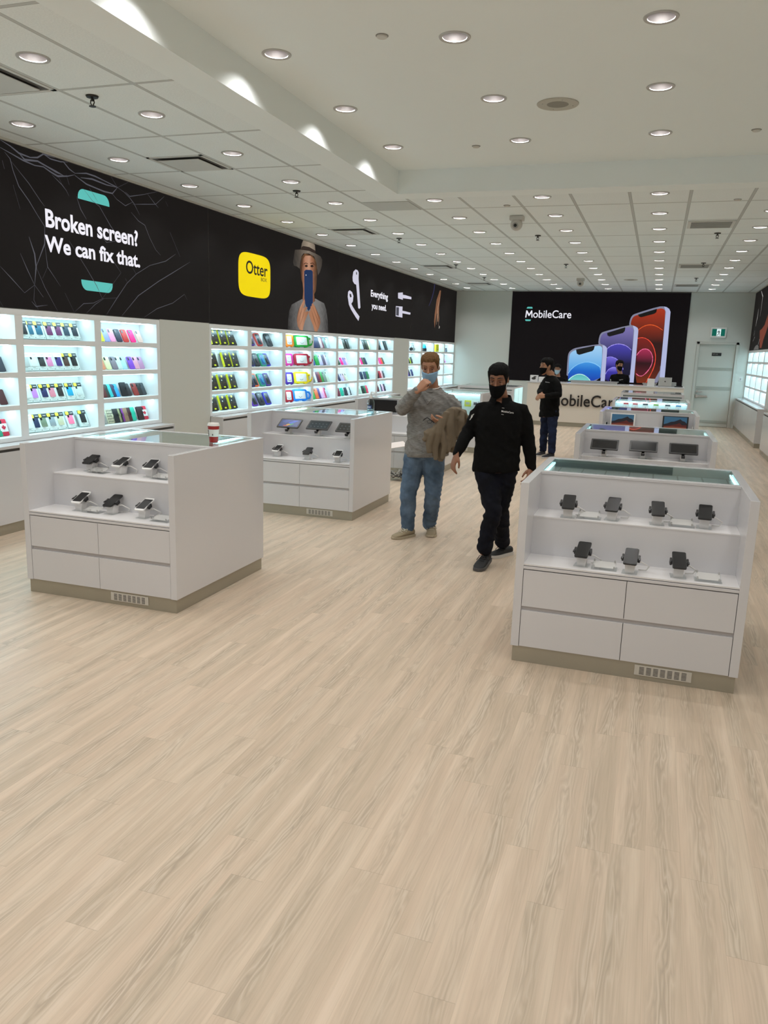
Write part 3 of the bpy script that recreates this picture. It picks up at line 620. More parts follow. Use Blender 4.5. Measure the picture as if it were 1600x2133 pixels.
for n, face, arcs in ((3, [(0, '#3a1410'), (.5, '#1d0c0c'), (.72, '#6d2412'), (1, '#b0371c')], [('p3_arcA', [(0, '#6b2a12'), (.35, '#3c130d'), (.7, '#2d100c'), (1, '#8c2c14')], 1.07, 2.55), ('p3_arcB', [(0, '#7a3014'), (.5, '#300e0d'), (1, '#7c221c')], 1.07, 2.2), ('p3_arcC', [(0, '#5c1822'), (.5, '#2c0c10'), (1, '#a42c52')], 1.25, 1.92)]),
                      (2, [(0, '#10142e'), (.55, '#33346c'), (1, '#8076b4')], [('p2_arcA', [(0, '#131228'), (.5, '#191733'), (1, '#4a44b0')], 1.07, 2.03), ('p2_arcB', [(0, '#1a1748'), (.6, '#2c2788'), (1, '#7468d8')], 1.07, 1.7), ('p2_arcC', [(0, '#211e5e'), (.7, '#3d36a8'), (1, '#8478e0')], 1.07, 1.43)]),
                      (1, [(0, '#2f7ad0'), (.45, '#6db4ee'), (1, '#a9d8fa')], [('p1_arcA', [(0, '#1c44b4'), (.5, '#1c6cd0'), (1, '#4aa4ec')], 1.07, 1.6), ('p1_arcB', [(0, '#7ad0cc'), (1, '#4cb4b8')], 1.07, 1.28)])):
    o = .001 + .0055*(3-n)
    body = poly('phone_picture', rnd(globals()['S_p%d_body' % n], 1), WB(o), EDGE, SCR, .0008)
    zs = [p[1] for p in globals()['S_p%d_face' % n]]
    poly('side_edge', globals()['S_p%d_side' % n], WB(o+.0008), SIDE, body, .0008)
    poly('wallpaper', rnd(globals()['S_p%d_face' % n], 1), WB(o+.0012), GRAD('wallpaper_%d' % n, face, min(zs), max(zs)), body, .0006)
    for k, (key, st, z0, z1) in enumerate(arcs):
        poly('arc', rnd(globals()['S_'+key], 1), WB(o+.0019+k*.0005), GRAD(key, st, z0, z1), body, .0004)
    for key, cut, hx in {1: (('p1_arcA', -2, '#8fd0ff'), ('p1_arcB', -1, '#c4f6f0')), 2: (('p2_arcA', -2, '#a99cf6'), ('p2_arcB', -2, '#9c90f2'), ('p2_arcC', -2, '#9a90f0')), 3: (('p3_arcA', -2, '#e8602c'), ('p3_arcB', -1, '#f0503a'), ('p3_arcC', None, '#f2709c'))}[n]:
        pl = globals()['S_'+key][:cut]
        for _ in range(2):
            q = [pl[0]]
            for p0, p1 in zip(pl, pl[1:]): q += [(p0[0]*.75+p1[0]*.25, p0[1]*.75+p1[1]*.25), (p0[0]*.25+p1[0]*.75, p0[1]*.25+p1[1]*.75)]
            pl = q+[pl[-1]]
        rm = MB(); ribbon(rm, pl, .009, WB(o+.0036)); rm.build('arc_rim', PRINT(hx, .9), body)
    poly('notch', globals()['S_p%d_notch' % n], WB(o+.0044), NOTCH, body, .0006)
MPOLY = [(0, 0), (.15, 0), (.20, .66), (.45, .22), (.55, .22), (.80, .66), (.85, 0), (1, 0), (.91, 1), (.77, 1), (.5, .50), (.23, 1), (.09, 1)]
def letter_m(x0, z0, w, h, y, depth, mat, parent):
    MB().prism([(u*w, v*h) for u, v in MPOLY], lambda u, v, q: Vector((x0+u, y-q, z0+v)), depth).build('lettering', mat, parent)
letter_m(-3.568, 2.705, .20, .19, YB-.0128, .002, WHITEINK, SCR)
place_text('logo_word', 'obileCare', WHITEINK, SCR, (-3.355, YB-.0125, 2.702), (1, 0, 0), (0, 0, 1), 1.022, .205, bold=.008, depth=.002)
poly('accent_bar', [(-3.545, 2.945), (-3.385, 2.945), (-3.385, 2.968), (-3.40, 2.99), (-3.515, 2.99), (-3.53, 2.975)], WB(.0005), TEAL, SCR, .002)
poly('accent_bar', [(-3.565, 2.655), (-3.405, 2.655), (-3.415, 2.63), (-3.43, 2.612), (-3.545, 2.612), (-3.56, 2.632)], WB(.0005), TEAL, SCR, .002)

DOORP = M('grey_white_door_paint', '#cbcbc3', .45)
dr = bpy.data.objects.new('door_1', None); COL.objects.link(dr); struct(dr)
MB().box(DX0-.068, DX0, YB-.02, YB+.11, 0, DZ+.058, .003).box(DX1, DX1+.068, YB-.02, YB+.11, 0, DZ+.058, .003).box(DX0-.068, DX1+.068, YB-.02, YB+.11, DZ, DZ+.058, .003).build('door_frame', DOORP, dr)
MB().box(DX0+.004, DX1-.004, YB+.03, YB+.075, .008, DZ-.004, .002).build('leaf', DOORP, dr)
MB().box(DX0+.02, DX1-.02, YB+.022, YB+.03, 1.46, 1.53, .002).box(DX0+.02, DX1-.02, YB+.022, YB+.03, .96, 1.04, .002).box(DX0+.02, DX1-.02, YB+.022, YB+.03, .10, .17, .002).build('rail', M('door_rail', '#a9a9a0', .5), dr)
MB().box(1.29, 1.52, YB+.02, YB+.03, 1.825, 1.905, .001).build('sign_plate', SOFTBLACK, dr)
place_text('sign_text', 'Staff only', M('sign_white', '#b9b9b5', .5), dr, (1.305, YB+.0195, 1.85), (1, 0, 0), (0, 0, 1), .13, None, depth=.001)
MB().cyl((1.03, YB+.015, .905), .028, .02, 20, axis='y').cyl((1.03, YB, .905), .012, .04, 12, axis='y').box(1.018, 1.165, YB-.028, YB-.012, .895, .915, .004).build('lever', CHROME, dr)
MB().box(1.0, 1.30, YB-.02, YB+.0, .765, .815, .006).box(1.0, 1.06, YB-.028, YB+.03, .75, .83, .006).build('push_bar', CHROME, dr)
ex = thing('exit_sign', 'green running figure exit sign in white case above the rear door', 'sign', (0, 0, 0))
MB().box(1.20, 1.575, YB-.05, YB-.001, 2.283, 2.54, .006).build('case', WHITEPL, ex)
MB().box(1.235, 1.54, YB-.053, YB-.049, 2.325, 2.50).build('face', PRINT('#0e6a5a', .75), ex)
MB().box(1.345, 1.445, YB-.055, YB-.052, 2.325, 2.50).build('doorway', PRINT('#dff2f2', 1.), ex)
fn = lambda u, v, w: Vector((1.345+u*.1, YB-.0552-w, 2.325+v*.175))
m = MB().prism([(.5+.09*math.cos(t), .82+.055*math.sin(t)) for t in [k*PI/8 for k in range(16)]], fn, .001)
for a in ([(.35, .72), (.62, .70), (.66, .40), (.44, .42)], [(.64, .70), (.86, .56), (.80, .50), (.60, .62)], [(.38, .72), (.14, .60), (.12, .46), (.2, .46), (.24, .56), (.42, .62)], [(.62, .42), (.80, .26), (.76, .06), (.66, .08), (.68, .26), (.52, .40)], [(.46, .42), (.34, .22), (.08, .14), (.1, .06), (.42, .14), (.58, .38)]):
    m.prism(a, fn, .001)
m.build('running_figure', M('exit_figure', '#0b3f45', .5), ex)
sw = thing('light_switch', 'small white light switch plate on rear wall right of the door', 'switch', (0, 0, 0))
MB().box(2.00, 2.075, YB-.008, YB, 1.20, 1.32, .003).build('plate', WHITEPL, sw); MB().box(2.02, 2.055, YB-.013, YB-.007, 1.235, 1.285, .002).build('rocker', GREYPL, sw)

# ---------------------------------------------------------------- service counter
ct = thing('service_counter', 'long white service counter in front of the black rear screen', 'counter', (0, 0, 0))
CY, CX0, CX1, CZ = 19.97, -3.02, .632, 1.065
COUNTER = M('cream_white_laminate', '#e2d9cd', .3)
MB().box(CX0, CX1, CY, CY+.10, .10, CZ-.03).box(CX0, CX0+.06, CY+.1, CY+.75, .1, CZ-.03).box(CX1-.06, CX1, CY+.1, CY+.75, .1, CZ-.03).build('front_panel', COUNTER, ct)
MB().box(CX0-.01, CX1+.01, CY-.015, CY+.75, CZ-.03, CZ, .004).build('counter_top', LAM, ct)
MB().box(CX0+.02, CX1-.02, CY+.015, CY+.7, 0, .10).build('toe_kick', TOE, ct)
sg_ = thing('counter_sign', 'black raised letters on the front of the white service counter', 'sign', (0, 0, 0))
x = -2.42
letter_m(-2.475, .505, .28, .265, CY-.001, .03, M('black_letter', '#1a1413', .4), sg_)
place_text('lettering', 'obileCare', M('black_letter', '#1a1413', .4), sg_, (-2.172, CY-.001, .502), (1, 0, 0), (0, 0, 1), 1.415, .288, bold=.006, depth=.03)
for i, (a, b, lb) in enumerate(((-2.72, -2.45, 'grey counter riser behind the standing clerk in jeans'), (-2.01, -.87, 'long grey counter riser in front of the blue phone picture'), (-.87+.56, .02, 'grey counter riser under the red phone picture beside the silver laptop'))):
    r = thing('counter_riser', lb, 'riser', (0, 0, 0), 0, 'grey risers on the service counter')
    MB().box(a, b, CY+.16, CY+.44, CZ+.045, CZ+.062, .002).build('shelf', ALU, r)
    MB().box(a+.02, b-.02, CY+.16, CY+.175, CZ, CZ+.045).build('front_lip', GREYPL, r)
# things on the counter
lp = thing('laptop', 'silver laptop seen from behind at the right end of the service counter', 'laptop', (0, 0, 0))
MB().box(.05, .35, CY+.20, CY+.42, CZ+.0, CZ+.014, .004).build('keyboard_base', ALU, lp)
LM = Matrix.Translation((.20, CY+.195, CZ+.014)) @ Matrix.Rotation(math.radians(-14), 4, 'X')
MB().box(-.15, .15, -.004, .004, 0, .205, .003, mat=LM).build('lid', ALU, lp)
MB().cyl((0, -.0042, .105), .016, .001, 20, axis='y', mat=LM).build('emblem', SOFTBLACK, lp)
wb = thing('white_box', 'small white carton standing beside the silver laptop', 'box', (0, 0, 0)); MB().box(-.20, -.035, CY+.05, CY+.10, CZ, CZ+.175, .002).build('carton', WHITEPL, wb)
kb = thing('card_terminal', 'small dark device lying at the right end of the service counter', 'device', (0, 0, 0)); MB().box(.42, .60, CY+.1, CY+.28, CZ, CZ+.022, .004).build('body', BLACKM, kb); MB().box(.34, .46, CY+.36, CY+.5, CZ, CZ+.10, .008).build('printer', GREYPL, kb)
b1 = thing('white_box', 'white carton with dark printed picture at the left end of the counter', 'box', (0, 0, 0)); MB().box(-2.99, -2.80, CY+.12, CY+.24, CZ, CZ+.15, .002).build('carton', WHITEPL, b1)
MB().ball((-2.90, CY+.119, CZ+.07), (.055, .001, .032)).ball((-2.87, CY+.119, CZ+.11), (.04, .001, .014)).build('picture', M('dark_print', '#3b3936', .5), b1)
b2 = thing('white_box', 'smaller plain white carton beside the printed carton on the counter', 'box', (0, 0, 0)); MB().box(-2.775, -2.63, CY+.10, CY+.22, CZ, CZ+.115, .002).build('carton', WHITEPL, b2)
b3 = thing('pen_holder', 'dark cylindrical pen holder beside the white cartons on the counter', 'holder', (-2.56, CY+.14, CZ))
MB().lathe([(.035, 0), (.035, .09), (.031, .09), (.031, .006)], 20).build('cup', SOFTBLACK, b3)
for k in range(3): MB().tube([(.01*(k-1), .008*k, .01), (.02*(k-1), .02*(k-1), .125)], .004, 6).build('pen', [BLACKM, GREYPL, CHROME][k], b3)

# ---------------------------------------------------------------- things on the ceiling
def vent(x, y, label, dark=True, half=False):
    t = thing('air_diffuser', label, 'vent', (x, y, ZC), 0, 'ceiling air vents')
    w, l = (.295, .295)
    m = MB().box(-w, w, -l, -l+.03, -.006, .0).box(-w, w, l-.03, l, -.006, .0).box(-w, -w+.03, -l, l, -.006, .0).box(w-.03, w, -l, l, -.006, .0)
    m.build('frame', M('vent_frame', '#d2d2cd', .5), t)
    MB().box(-w+.03, w-.03, -l+.03, l-.03, -.0015, -.0005).build('duct_opening', DARKLINE, t)
    MB().box(-w+.075, w-.075, -l+.075, l-.075, -.02, -.014, .003).build('centre_plate', M('vent_plate', '#d0d0cc', .55), t)
    return t
vent(-4.42, 4.58, 'square grey ceiling diffuser at the left edge near the viewer')
vent(-4.42, 7.03, 'square grey ceiling diffuser above the white slogan')
v3 = vent(-4.42, 11.4, 'square grey ceiling diffuser above the felt hat, white card on it')
MB().box(-.06, .07, -.14, .02, -.0225, -.0205).build('paper_card', WHITEPL, v3)
vent(-4.42, 16.2, 'square grey ceiling diffuser above the cable plug graphic')
vent(-4.42, 20.15, 'small square ceiling diffuser in the far left corner')
g1 = thing('return_grille', 'flat grey ceiling return panel beside the corner of the raised ceiling', 'vent', (-3.2, 9.48, ZC)); MB().box(-.29, .29, -.27, .27, -.008, -.001, .002).build('plate', M('grille_grey', '#c3c5c1', .6), g1)
for x, y, lb in ((.47, 11.32, 'nearest rectangular ceiling cassette vent right of centre'), (.47, 16.2, 'second rectangular ceiling cassette vent right of centre, farther back'), (.47, 20.3, 'rearmost rectangular ceiling cassette vent near the black screen')):
    t = thing('ceiling_vent', lb, 'vent', (x, y, ZC), 0, 'rectangular ceiling vents')
    MB().box(-.28, .28, -.27, .27, -.012, -.001, .003).build('frame', M('vent_frame', '#a9a9a4', .5), t)
    for k in range(6): MB().box(-.24, .24, -.225+k*.078, -.165+k*.078, -.018, -.012, .002, mat=Matrix.Identity(4)).build('louvre', M('vent_louvre', '#8c8c86', .5), t)
SPR = M('sprinkler_bronze', '#3b3835', .35, metal=.8)
s0 = None
for x, y, lb in ((-3.96, 5.04, 'nearest sprinkler head, in the left tile field'), (-3.96, 8.43, 'second sprinkler head in the left tile field'), (-3.96, 12.14, 'third sprinkler head in the left tile field'), (-3.96, 15.82, 'fourth sprinkler head in the left tile field'), (-3.94, 18.45, 'rearmost sprinkler head in the left tile field'),
        (-1.82, 12.06, 'nearest sprinkler head behind the wall camera in the middle field'), (-1.82, 15.82, 'farther sprinkler head in the middle field'), (.6, 12.1, 'nearest sprinkler head in the right tile field'), (.6, 15.7, 'second sprinkler head in the right tile field'), (.6, 18.56, 'rearmost sprinkler head in the right tile field')):
    if s0 is None:
        s0 = thing('sprinkler_head', lb, 'sprinkler', (x, y, ZC), 0, 'ceiling sprinkler heads')
        MB().lathe([(.0, -.001), (.045, -.001), (.04, -.012), (.014, -.014), (.0, -.014)], 20).build('escutcheon', SPR, s0, 40)
        MB().tube([(0, 0, -.012), (0, 0, -.035)], .009, 8).tube([(.012, 0, -.025), (.016, 0, -.045), (.004, 0, -.066)], .004, 6).tube([(-.012, 0, -.025), (-.016, 0, -.045), (-.004, 0, -.066)], .004, 6).build('frame_arms', SPR, s0)
        MB().cyl((0, 0, -.07), .024, .004, 16).build('deflector', SPR, s0)
    else: tag(dup(s0, (x, y, ZC)), lb, 'sprinkler', 'ceiling sprinkler heads')
d0 = None
for x, y, z, lb in ((-1.839, 5.155, ZT, 'concealed sprinkler cap on the raised ceiling, nearest and leftmost'), (-1.843, 7.935, ZT, 'concealed sprinkler cap near the far edge of the raised ceiling'), (.609, 7.875, ZT, 'concealed sprinkler cap at the right edge of the raised ceiling'), (-1.839, 9.65, ZC, 'concealed sprinkler cap on tile in front of the camera dome'), (.643, 9.67, ZC, 'concealed sprinkler cap on tile at the right of the rear field')):
    if d0 is None:
        d0 = thing('flush_sprinkler', lb, 'sprinkler', (x, y, z), 0, 'concealed sprinkler caps')
        MB().lathe([(0, -.014), (.03, -.014), (.034, -.01), (.034, -.0005), (0, -.0005)], 24).build('cap', M('cap_white', '#cfccc4', .5), d0, 40); MB().lathe([(.034, -.0002), (.041, -.0002), (.041, -.003), (.034, -.003)], 24, closed=True).build('ring', M('cap_ring', '#8f8d88', .5), d0, 40)
    else: tag(dup(d0, (x, y, z)), lb, 'sprinkler', 'concealed sprinkler caps')
for x, y, z, r, lb in ((-.938, 6.79, ZT, .163, 'round flush ceiling speaker on the raised ceiling'), (-.747, 18.98, ZC, .15, 'round flush ceiling speaker far back in the tile field')):
    t = thing('ceiling_speaker', lb, 'speaker', (x, y, z)); MB().lathe([(r*.52, -.006), (r*.98, -.008), (r, -.004), (r, -.0005), (r*.52, -.0005)], 40, closed=True).build('trim_plate', M('speaker_plate', '#bab7ab', .55), t, 40); MB().cyl((0, 0, -.004), r*.53, .004, 32).build('grille', M('speaker_grille', '#8f8b80', .7), t)
    for k in range(4): MB().cyl((r*.75*math.cos(k*PI/2+.4), r*.75*math.sin(k*PI/2+.4), -.009), .004, .003, 10).build('screw', GREYPL, t)
for x, y, lb in ((-1.844, 10.40, 'white security camera hanging from the ceiling, nearest'), (-1.807, 18.71, 'white security camera hanging far back near the screen')):
    t = thing('security_camera', lb, 'camera', (x, y, ZC)); MB().box(-.085, .085, -.07, .07, -.055, -.001, .008).build('mount_box', M('camera_white', '#c9c7c1', .4), t)
    MB().ball((0, -.02, -.105), (.075, .075, .075), 3).build('ball_housing', M('camera_white', '#c9c7c1', .4), t, 180); MB().cyl((0, -.09, -.125), .036, .02, 24, axis='y', mat=None).build('lens_ring', GREYPL, t); MB().cyl((0, -.1, -.125), .02, .006, 20, axis='y').build('lens', BLACKM, t)

BAYS={'1a': 'bay at the left edge', '1b': 'boxed-case bay', '1c': 'bay left of blank wall', '2a': 'black-and-yellow box bay', '2b': 'rugged case bay', '2c': 'kids tablet bay', '2d': 'bay right of the tablets', '2e': 'fifth bay of long shelving', '2f': 'sixth bay of long shelving', '2g': 'seventh bay of long shelving', '3a': 'first bay of corner shelving', '3b': 'second bay of corner shelving', '3c': 'third bay of corner shelving', '3d': 'last bay of corner shelving'}
STOCK=[
('1a',2,[5.773],'case:charcoal:#3a3d48'),
('1a',3,[5.77],'case:maroon:#4a1d20'),
('1a',4,[5.689,5.76],'case:green:#1f8a6a;flag'),
('1b',1,[6.071,6.152,6.269,6.406,6.534,6.647,6.77],'box:black:#1c2024;box:teal:#1f6480;box:teal:#1f6480;box:plum:#6a2f5e;box:plum:#6a2f5e;box:slate:#2c4052;box:dark slate:#242d38'),
('1b',2,[6.079,6.178,6.286,6.39,6.518,6.624,6.74],'boxw:grey clear:#b9c2c0;boxw:white clear:#dfe8e6;boxw:black patterned:#2a2d30;boxw:pink:#d989b4;boxw:deep purple:#3a2a78;box:brown:#4a3328;box:black:#17181b'),
('1b',3,[6.069,6.162,6.298,6.403,6.517,6.658,6.792],'boxw:white clear:#dfe8e6;box:lavender:#c487dc;box:navy:#232a5c;box:rose:#d68496;box:black marbled:#2b2829;box:cyan:#169fca;box:frosted clear:#cfdcda'),
('1b',4,[6.073,6.166,6.268,6.387,6.503,6.651,6.837],'boxw:white clear:#dfe8e6;box:navy:#1f3052;box:sage:#76866f;box:silver:#8f9aa0;box:champagne:#c6c6a6;box:pink:#ff7fa4;box:black:#18191c'),
('1c',1,[7.177,7.271,7.366,7.482,7.597,7.724,7.855],'case:lime:#dff03a;case:lavender:#97a0e6;case:pink:#f29ac4;case:navy:#23283f;case:red:#c4302c;case:hot pink:#ff1783;case:nude pink:#d9b9ae'),
('1c',2,[7.177,7.28,7.391,7.47,7.556,7.693,7.783,7.875],'case:coral floral:#d98f6f;case:cream floral:#d8d8a8;case:grey floral:#7d7480;case:clear:#c9dcd8;case:pale blue:#a9d6e2;case:purple:#7a3cc0;case:rose:#d79aae;case:grey and pink:#b98ab0'),
('1c',3,[7.19,7.235,7.29,7.345,7.406,7.534,7.617,7.752,7.828,7.896],'case:maroon:#5a1c1e;case:dark green:#12352f;case:turquoise:#27b8bc;case:dark purple:#2a1c46;case:sky blue:#179ae0;wallet:black:#1b1d22;case:black:#202127;case:brick red:#8a241f;case:black:#1a1b20;case:charcoal:#3a3f47'),
('1c',4,[7.173,7.277,7.375,7.408,7.436,7.465,7.538,7.601,7.676,7.823,7.912],'case:zebra print:#8c8c86;plaid:plaid:#d6d2b4;wallet:black:#17181a;wallet:olive:#8f9168;wallet:black:#191818;wallet:purple:#7a2c8c;wallet:tan:#8c6f56;wallet:dark maroon:#401a22;wallet:teal green:#1fae92;wallet:dark maroon:#2a1016;flag'),
('2a',1,[9.502,9.728,9.941,10.039],'prot;prot;prot;case:small black:#1a1d1f'),
('2a',2,[9.465,9.828,10.046],'prot;prot;prot'),
('2a',3,[9.468,9.716,9.986],'prot;prot;prot'),
('2a',4,[9.461,9.731,9.981],'prot;prot;prot'),
('2b',1,[10.544,10.801,11.133],'rug:purple:#4a2a8c;rug:red:#b8362e;rug:black:#1b1c20'),
('2b',2,[10.554,10.725,10.927,11.056],'rug:navy:#1d1c5c;rug:black:#17181c;rug:green and blue:#2a8f6c;rug:royal blue:#2c22b0'),
('2b',3,[10.553,10.675,10.901,11.083],'rug:dark purple:#2a1c5c;rug:orange:#e8642c;rug:green and blue:#2a8f6c;rug:purple:#4a248c'),
('2b',4,[10.649,10.876,11.084],'rug:purple:#5a24a0;rug:black:#22242c;rug:royal blue:#2c22b0'),
('2c',1,[11.781,12.276],'tabs:orange:#f58a2c;tab:green:#1c9a34'),
('2c',2,[11.771,12.283],'tabs:pink:#e03ca4;tab:crimson:#b01a38'),
('2c',3,[11.791,12.275],'tabs:purple:#4a2ca0;tab:yellow:#f2dc1a'),
('2c',4,[11.78,12.235],'tabs:crimson:#a8182c;tab:blue:#1c84e0'),
('2d',1,[12.812,12.906,12.984,13.096,13.16,13.266,13.407],'tall:navy:#1d2a5c;tall:dark blue:#2a3358;tall:slate:#3c3f58;tall:white and red:#d8c4c8;tall:maroon:#7a2c48;tall:grey green:#6c8480;tall:clear:#c9d2da'),
('2d',2,[12.783,12.963,13.123,13.254,13.32,13.437],'tall:blue:#3c5a9c;tall:green:#1f9440;tall:lilac white:#c9c4e6;tall:dark floral:#5a4a64;tall:white floral:#d6c6dc;tall:clear grey:#bcc6d0'),
('2d',3,[12.785,12.879,12.99,13.07,13.167,13.316,13.45],'tall:black and white:#6a706e;tall:white:#dfe2de;tall:plum:#5a2046;tall:red brown:#8c3324;tall:green:#2c8c3c;tall:grey:#7c8c82;tall:cream clear:#cfdccc'),
('2d',4,[12.81,12.968,13.064,13.162,13.245,13.311,13.429],'tall:green:#38a454;tall:orange:#d86a3c;tall:dark purple:#4c3474;tall:lilac:#d0b4dc;tall:pink:#e8a0c8;tall:crimson:#b8305c;tall:clear grey:#b4bcc6'),
('2e',1,[13.995,14.093,14.232,14.416,14.624],'tall:white dotted:#c9dcd4;tall:white:#dfe8e2;tall:black olive:#23261c;tall:black:#1a1b16;tall:clear green:#9cb8a8'),
('2e',2,[13.942,14.11,14.26,14.352],'case:olive:#2f4a30;case:hot pink:#ff2094;case:lavender:#a48ee8;case:pale pink:#eec4e0'),
('2e',3,[13.987,14.156,14.247,14.37],'case:navy:#1a1c46;case:lilac:#c4b4ec;case:tan rose:#c8a4a8;case:cream:#d2dcc4'),
('2e',4,[13.963,14.142,14.346,14.471,14.545],'wallet:maroon:#6a2234;wallet:teal:#16a88c;wallet:black:#262836;wallet:white:#d4dce4;wallet:dark grey:#3a3e46'),
('2f',1,[15.036,15.17,15.318,15.492,15.574],'tall:cream:#cfe4c4;tall:lilac white:#c4cce4;tall:black:#1b241c;tall:black olive:#252a1c;tall:cream:#dce4b8'),
('2f',2,[15.057,15.169,15.295,15.422],'case:pale pink:#f0c4dc;case:hot pink:#ff2a8c;case:olive:#40543a;case:navy:#1d3050'),
('2f',3,[15.191,15.399,15.54],'wallet:dark slate:#23304c;wallet:slate:#3c4460;wallet:green and black:#2a7c4c'),
('2f',4,[15.043,15.122,15.294,15.387,15.505],'wallet:white dotted:#a4b8a8;wallet:white and green:#c4dccc;wallet:black:#1d2a26;wallet:green:#2a7c58;wallet:crimson:#d03454'),
('2g',1,[16.248,16.467,16.705],'tall:black:#1a1a1c;tall:white:#c9cedc;tall:black:#141416'),
('2g',2,[16.174,16.301,16.418,16.522],'case:pale pink:#f0c4d8;case:hot pink:#ff2a90;case:red orange:#f03a28;case:olive:#3c5034'),
('2g',3,[16.176,16.317,16.421,16.539],'wallet:black maroon:#2a1420;wallet:red:#a82434;wallet:pale pink:#e8b8c0;wallet:dark grey:#4a5058'),
('2g',4,[16.202,16.318,16.409,16.514,16.634],'wallet:maroon:#5a1c24;wallet:white:#d4e0e0;wallet:slate:#4c4860;wallet:pale pink:#e4bcd8;wallet:black:#33283c'),
('3a',1,[18.588],'phones:black and white:#c8ccd0'),
('3a',2,[18.389,18.507,18.627],'wallet:black:#26301c;case:lime:#d8e83c;wallet:dark grey:#4c5048'),
('3a',3,[18.368,18.457,18.546,18.713],'wallet:purple:#4c3c9c;wallet:black:#1c1e2c;wallet:white:#c4c8cc;wallet:navy:#2c3468'),
('3b',1,[19.611],'cyan'),
('3c',1,[20.724],'yellow'),
('3d',1,[21.814],'gadget:grey:#6a707c'),
('3d',2,[21.71,21.871],'wallet:dark pink:#7c4880;case:pink:#f09ce0'),]

# ---------------------------------------------------------------- goods on the lit shelves
def rrect(w, h, r, n=5, x=0., z=0.):
    pts = []
    for cx, cz, a0 in ((w/2-r, h/2-r, 0), (-w/2+r, h/2-r, PI/2), (-w/2+r, -h/2+r, PI), (w/2-r, -h/2+r, 3*PI/2)):
        for k in range(n): a = a0+k*PI/2/(n-1); pts.append((x+cx+r*math.cos(a), z+cz+r*math.sin(a)))
    return pts
def leanfn(tilt, y0=0.):          # outline in (x, z), w grows towards the viewer
    Mx = Matrix.Rotation(-math.radians(tilt), 4, 'X')
    return lambda u, v, w: Mx @ Vector((u, y0-w, v))
PROTO = {}
def proto_case(name, hexc, w=.078, h=.15, t=.011, tilt=27, emblem=None):
    t_ = bpy.data.objects.new(name, None); COL.objects.link(t_)
    fn = leanfn(tilt)
    MB().prism(rrect(w, h, .013, 5, 0, h/2), fn, t).build('shell', M('case_'+hexc, hexc, .45), t_, 40)
    f2 = leanfn(tilt, -t)
    MB().prism(rrect(.024, .036, .008, 4, -w/2+.02, h-.027), f2, .0015).build('camera_opening', M('camera_window', '#141418', .2), t_)
    return t_
def proto_wallet(name, hexc, plaid=False):
    t_ = bpy.data.objects.new(name, None); COL.objects.link(t_)
    fn = leanfn(20)
    mt = M('leather_'+hexc, hexc, .5, bump=(200., .1))
    MB().prism(rrect(.088, .158, .008, 4, 0, .079), fn, .018).build('cover', mt, t_, 40)
    if plaid:
        m = MB(); f2 = leanfn(20, -.018)
        for k in range(4): m.prism(rrect(.006, .156, .002, 2, -.033+k*.022, .079), f2, .0008)
        for k in range(5): m.prism(rrect(.086, .005, .002, 2, 0, .02+k*.03), f2, .0009)
        m.build('plaid_stripes', SOFTBLACK, t_)
    f2 = leanfn(20, -.018)
    MB().prism(rrect(.018, .03, .004, 3, .036, .085), f2, .004).build('clasp', mt, t_)
    return t_
def proto_box(name, hexc, white=False):
    t_ = bpy.data.objects.new(name, None); COL.objects.link(t_)
    w, h, t = .112, .178, .022; fn = leanfn(22)
    MB().prism(rrect(w, h, .003, 2, 0, h/2), fn, t).build('carton', M('clear_case_carton', '#dcebe8', .25), t_)
    f2 = leanfn(22, -t); f3 = leanfn(22, -t-.003)
    cs = MB().prism(rrect(.07, .098, .008, 4, 0, .09), f2, .003).build('phone_case', M('case_'+hexc, hexc, .45), t_)
    MB().prism(rrect(.02, .026, .005, 3, -.02, .122), f3, .001).build('camera_opening', M('camera_window', '#141418', .2), cs)
    hd = MB().prism(rrect(w-.006, .042, .003, 2, 0, h-.024), f2, .0042).build('header', M('white_card', '#e4ecea', .5) if white else M('header_black', '#1a1f26', .4), t_)
    f4 = leanfn(22, -t-.0042)
    if not white: MB().prism(rrect(.04, .034, .009, 4, -.028, h-.024), f4, .001).build('yellow_badge', M('badge_yellow', '#dfe02a', .4), hd)
    m = MB(); m.prism(rrect(.034, .004, .001, 2, .026, h-.024), f4, .0008)
    m.build('print_line', M('print_white', '#e8ecec', .5) if not white else M('print_grey', '#7a8484', .5), hd)
    m = MB(); m.prism(rrect(.03, .004, .001, 2, -.01, .03), f2, .0006); m.prism(rrect(.012, .008, .001, 2, .042, .012), f2, .0006); m.prism(rrect(.05, .002, .0005, 2, 0, .016), f2, .0006)
    m.build('fine_print', M('print_grey', '#7a8484', .5), t_)
    return t_
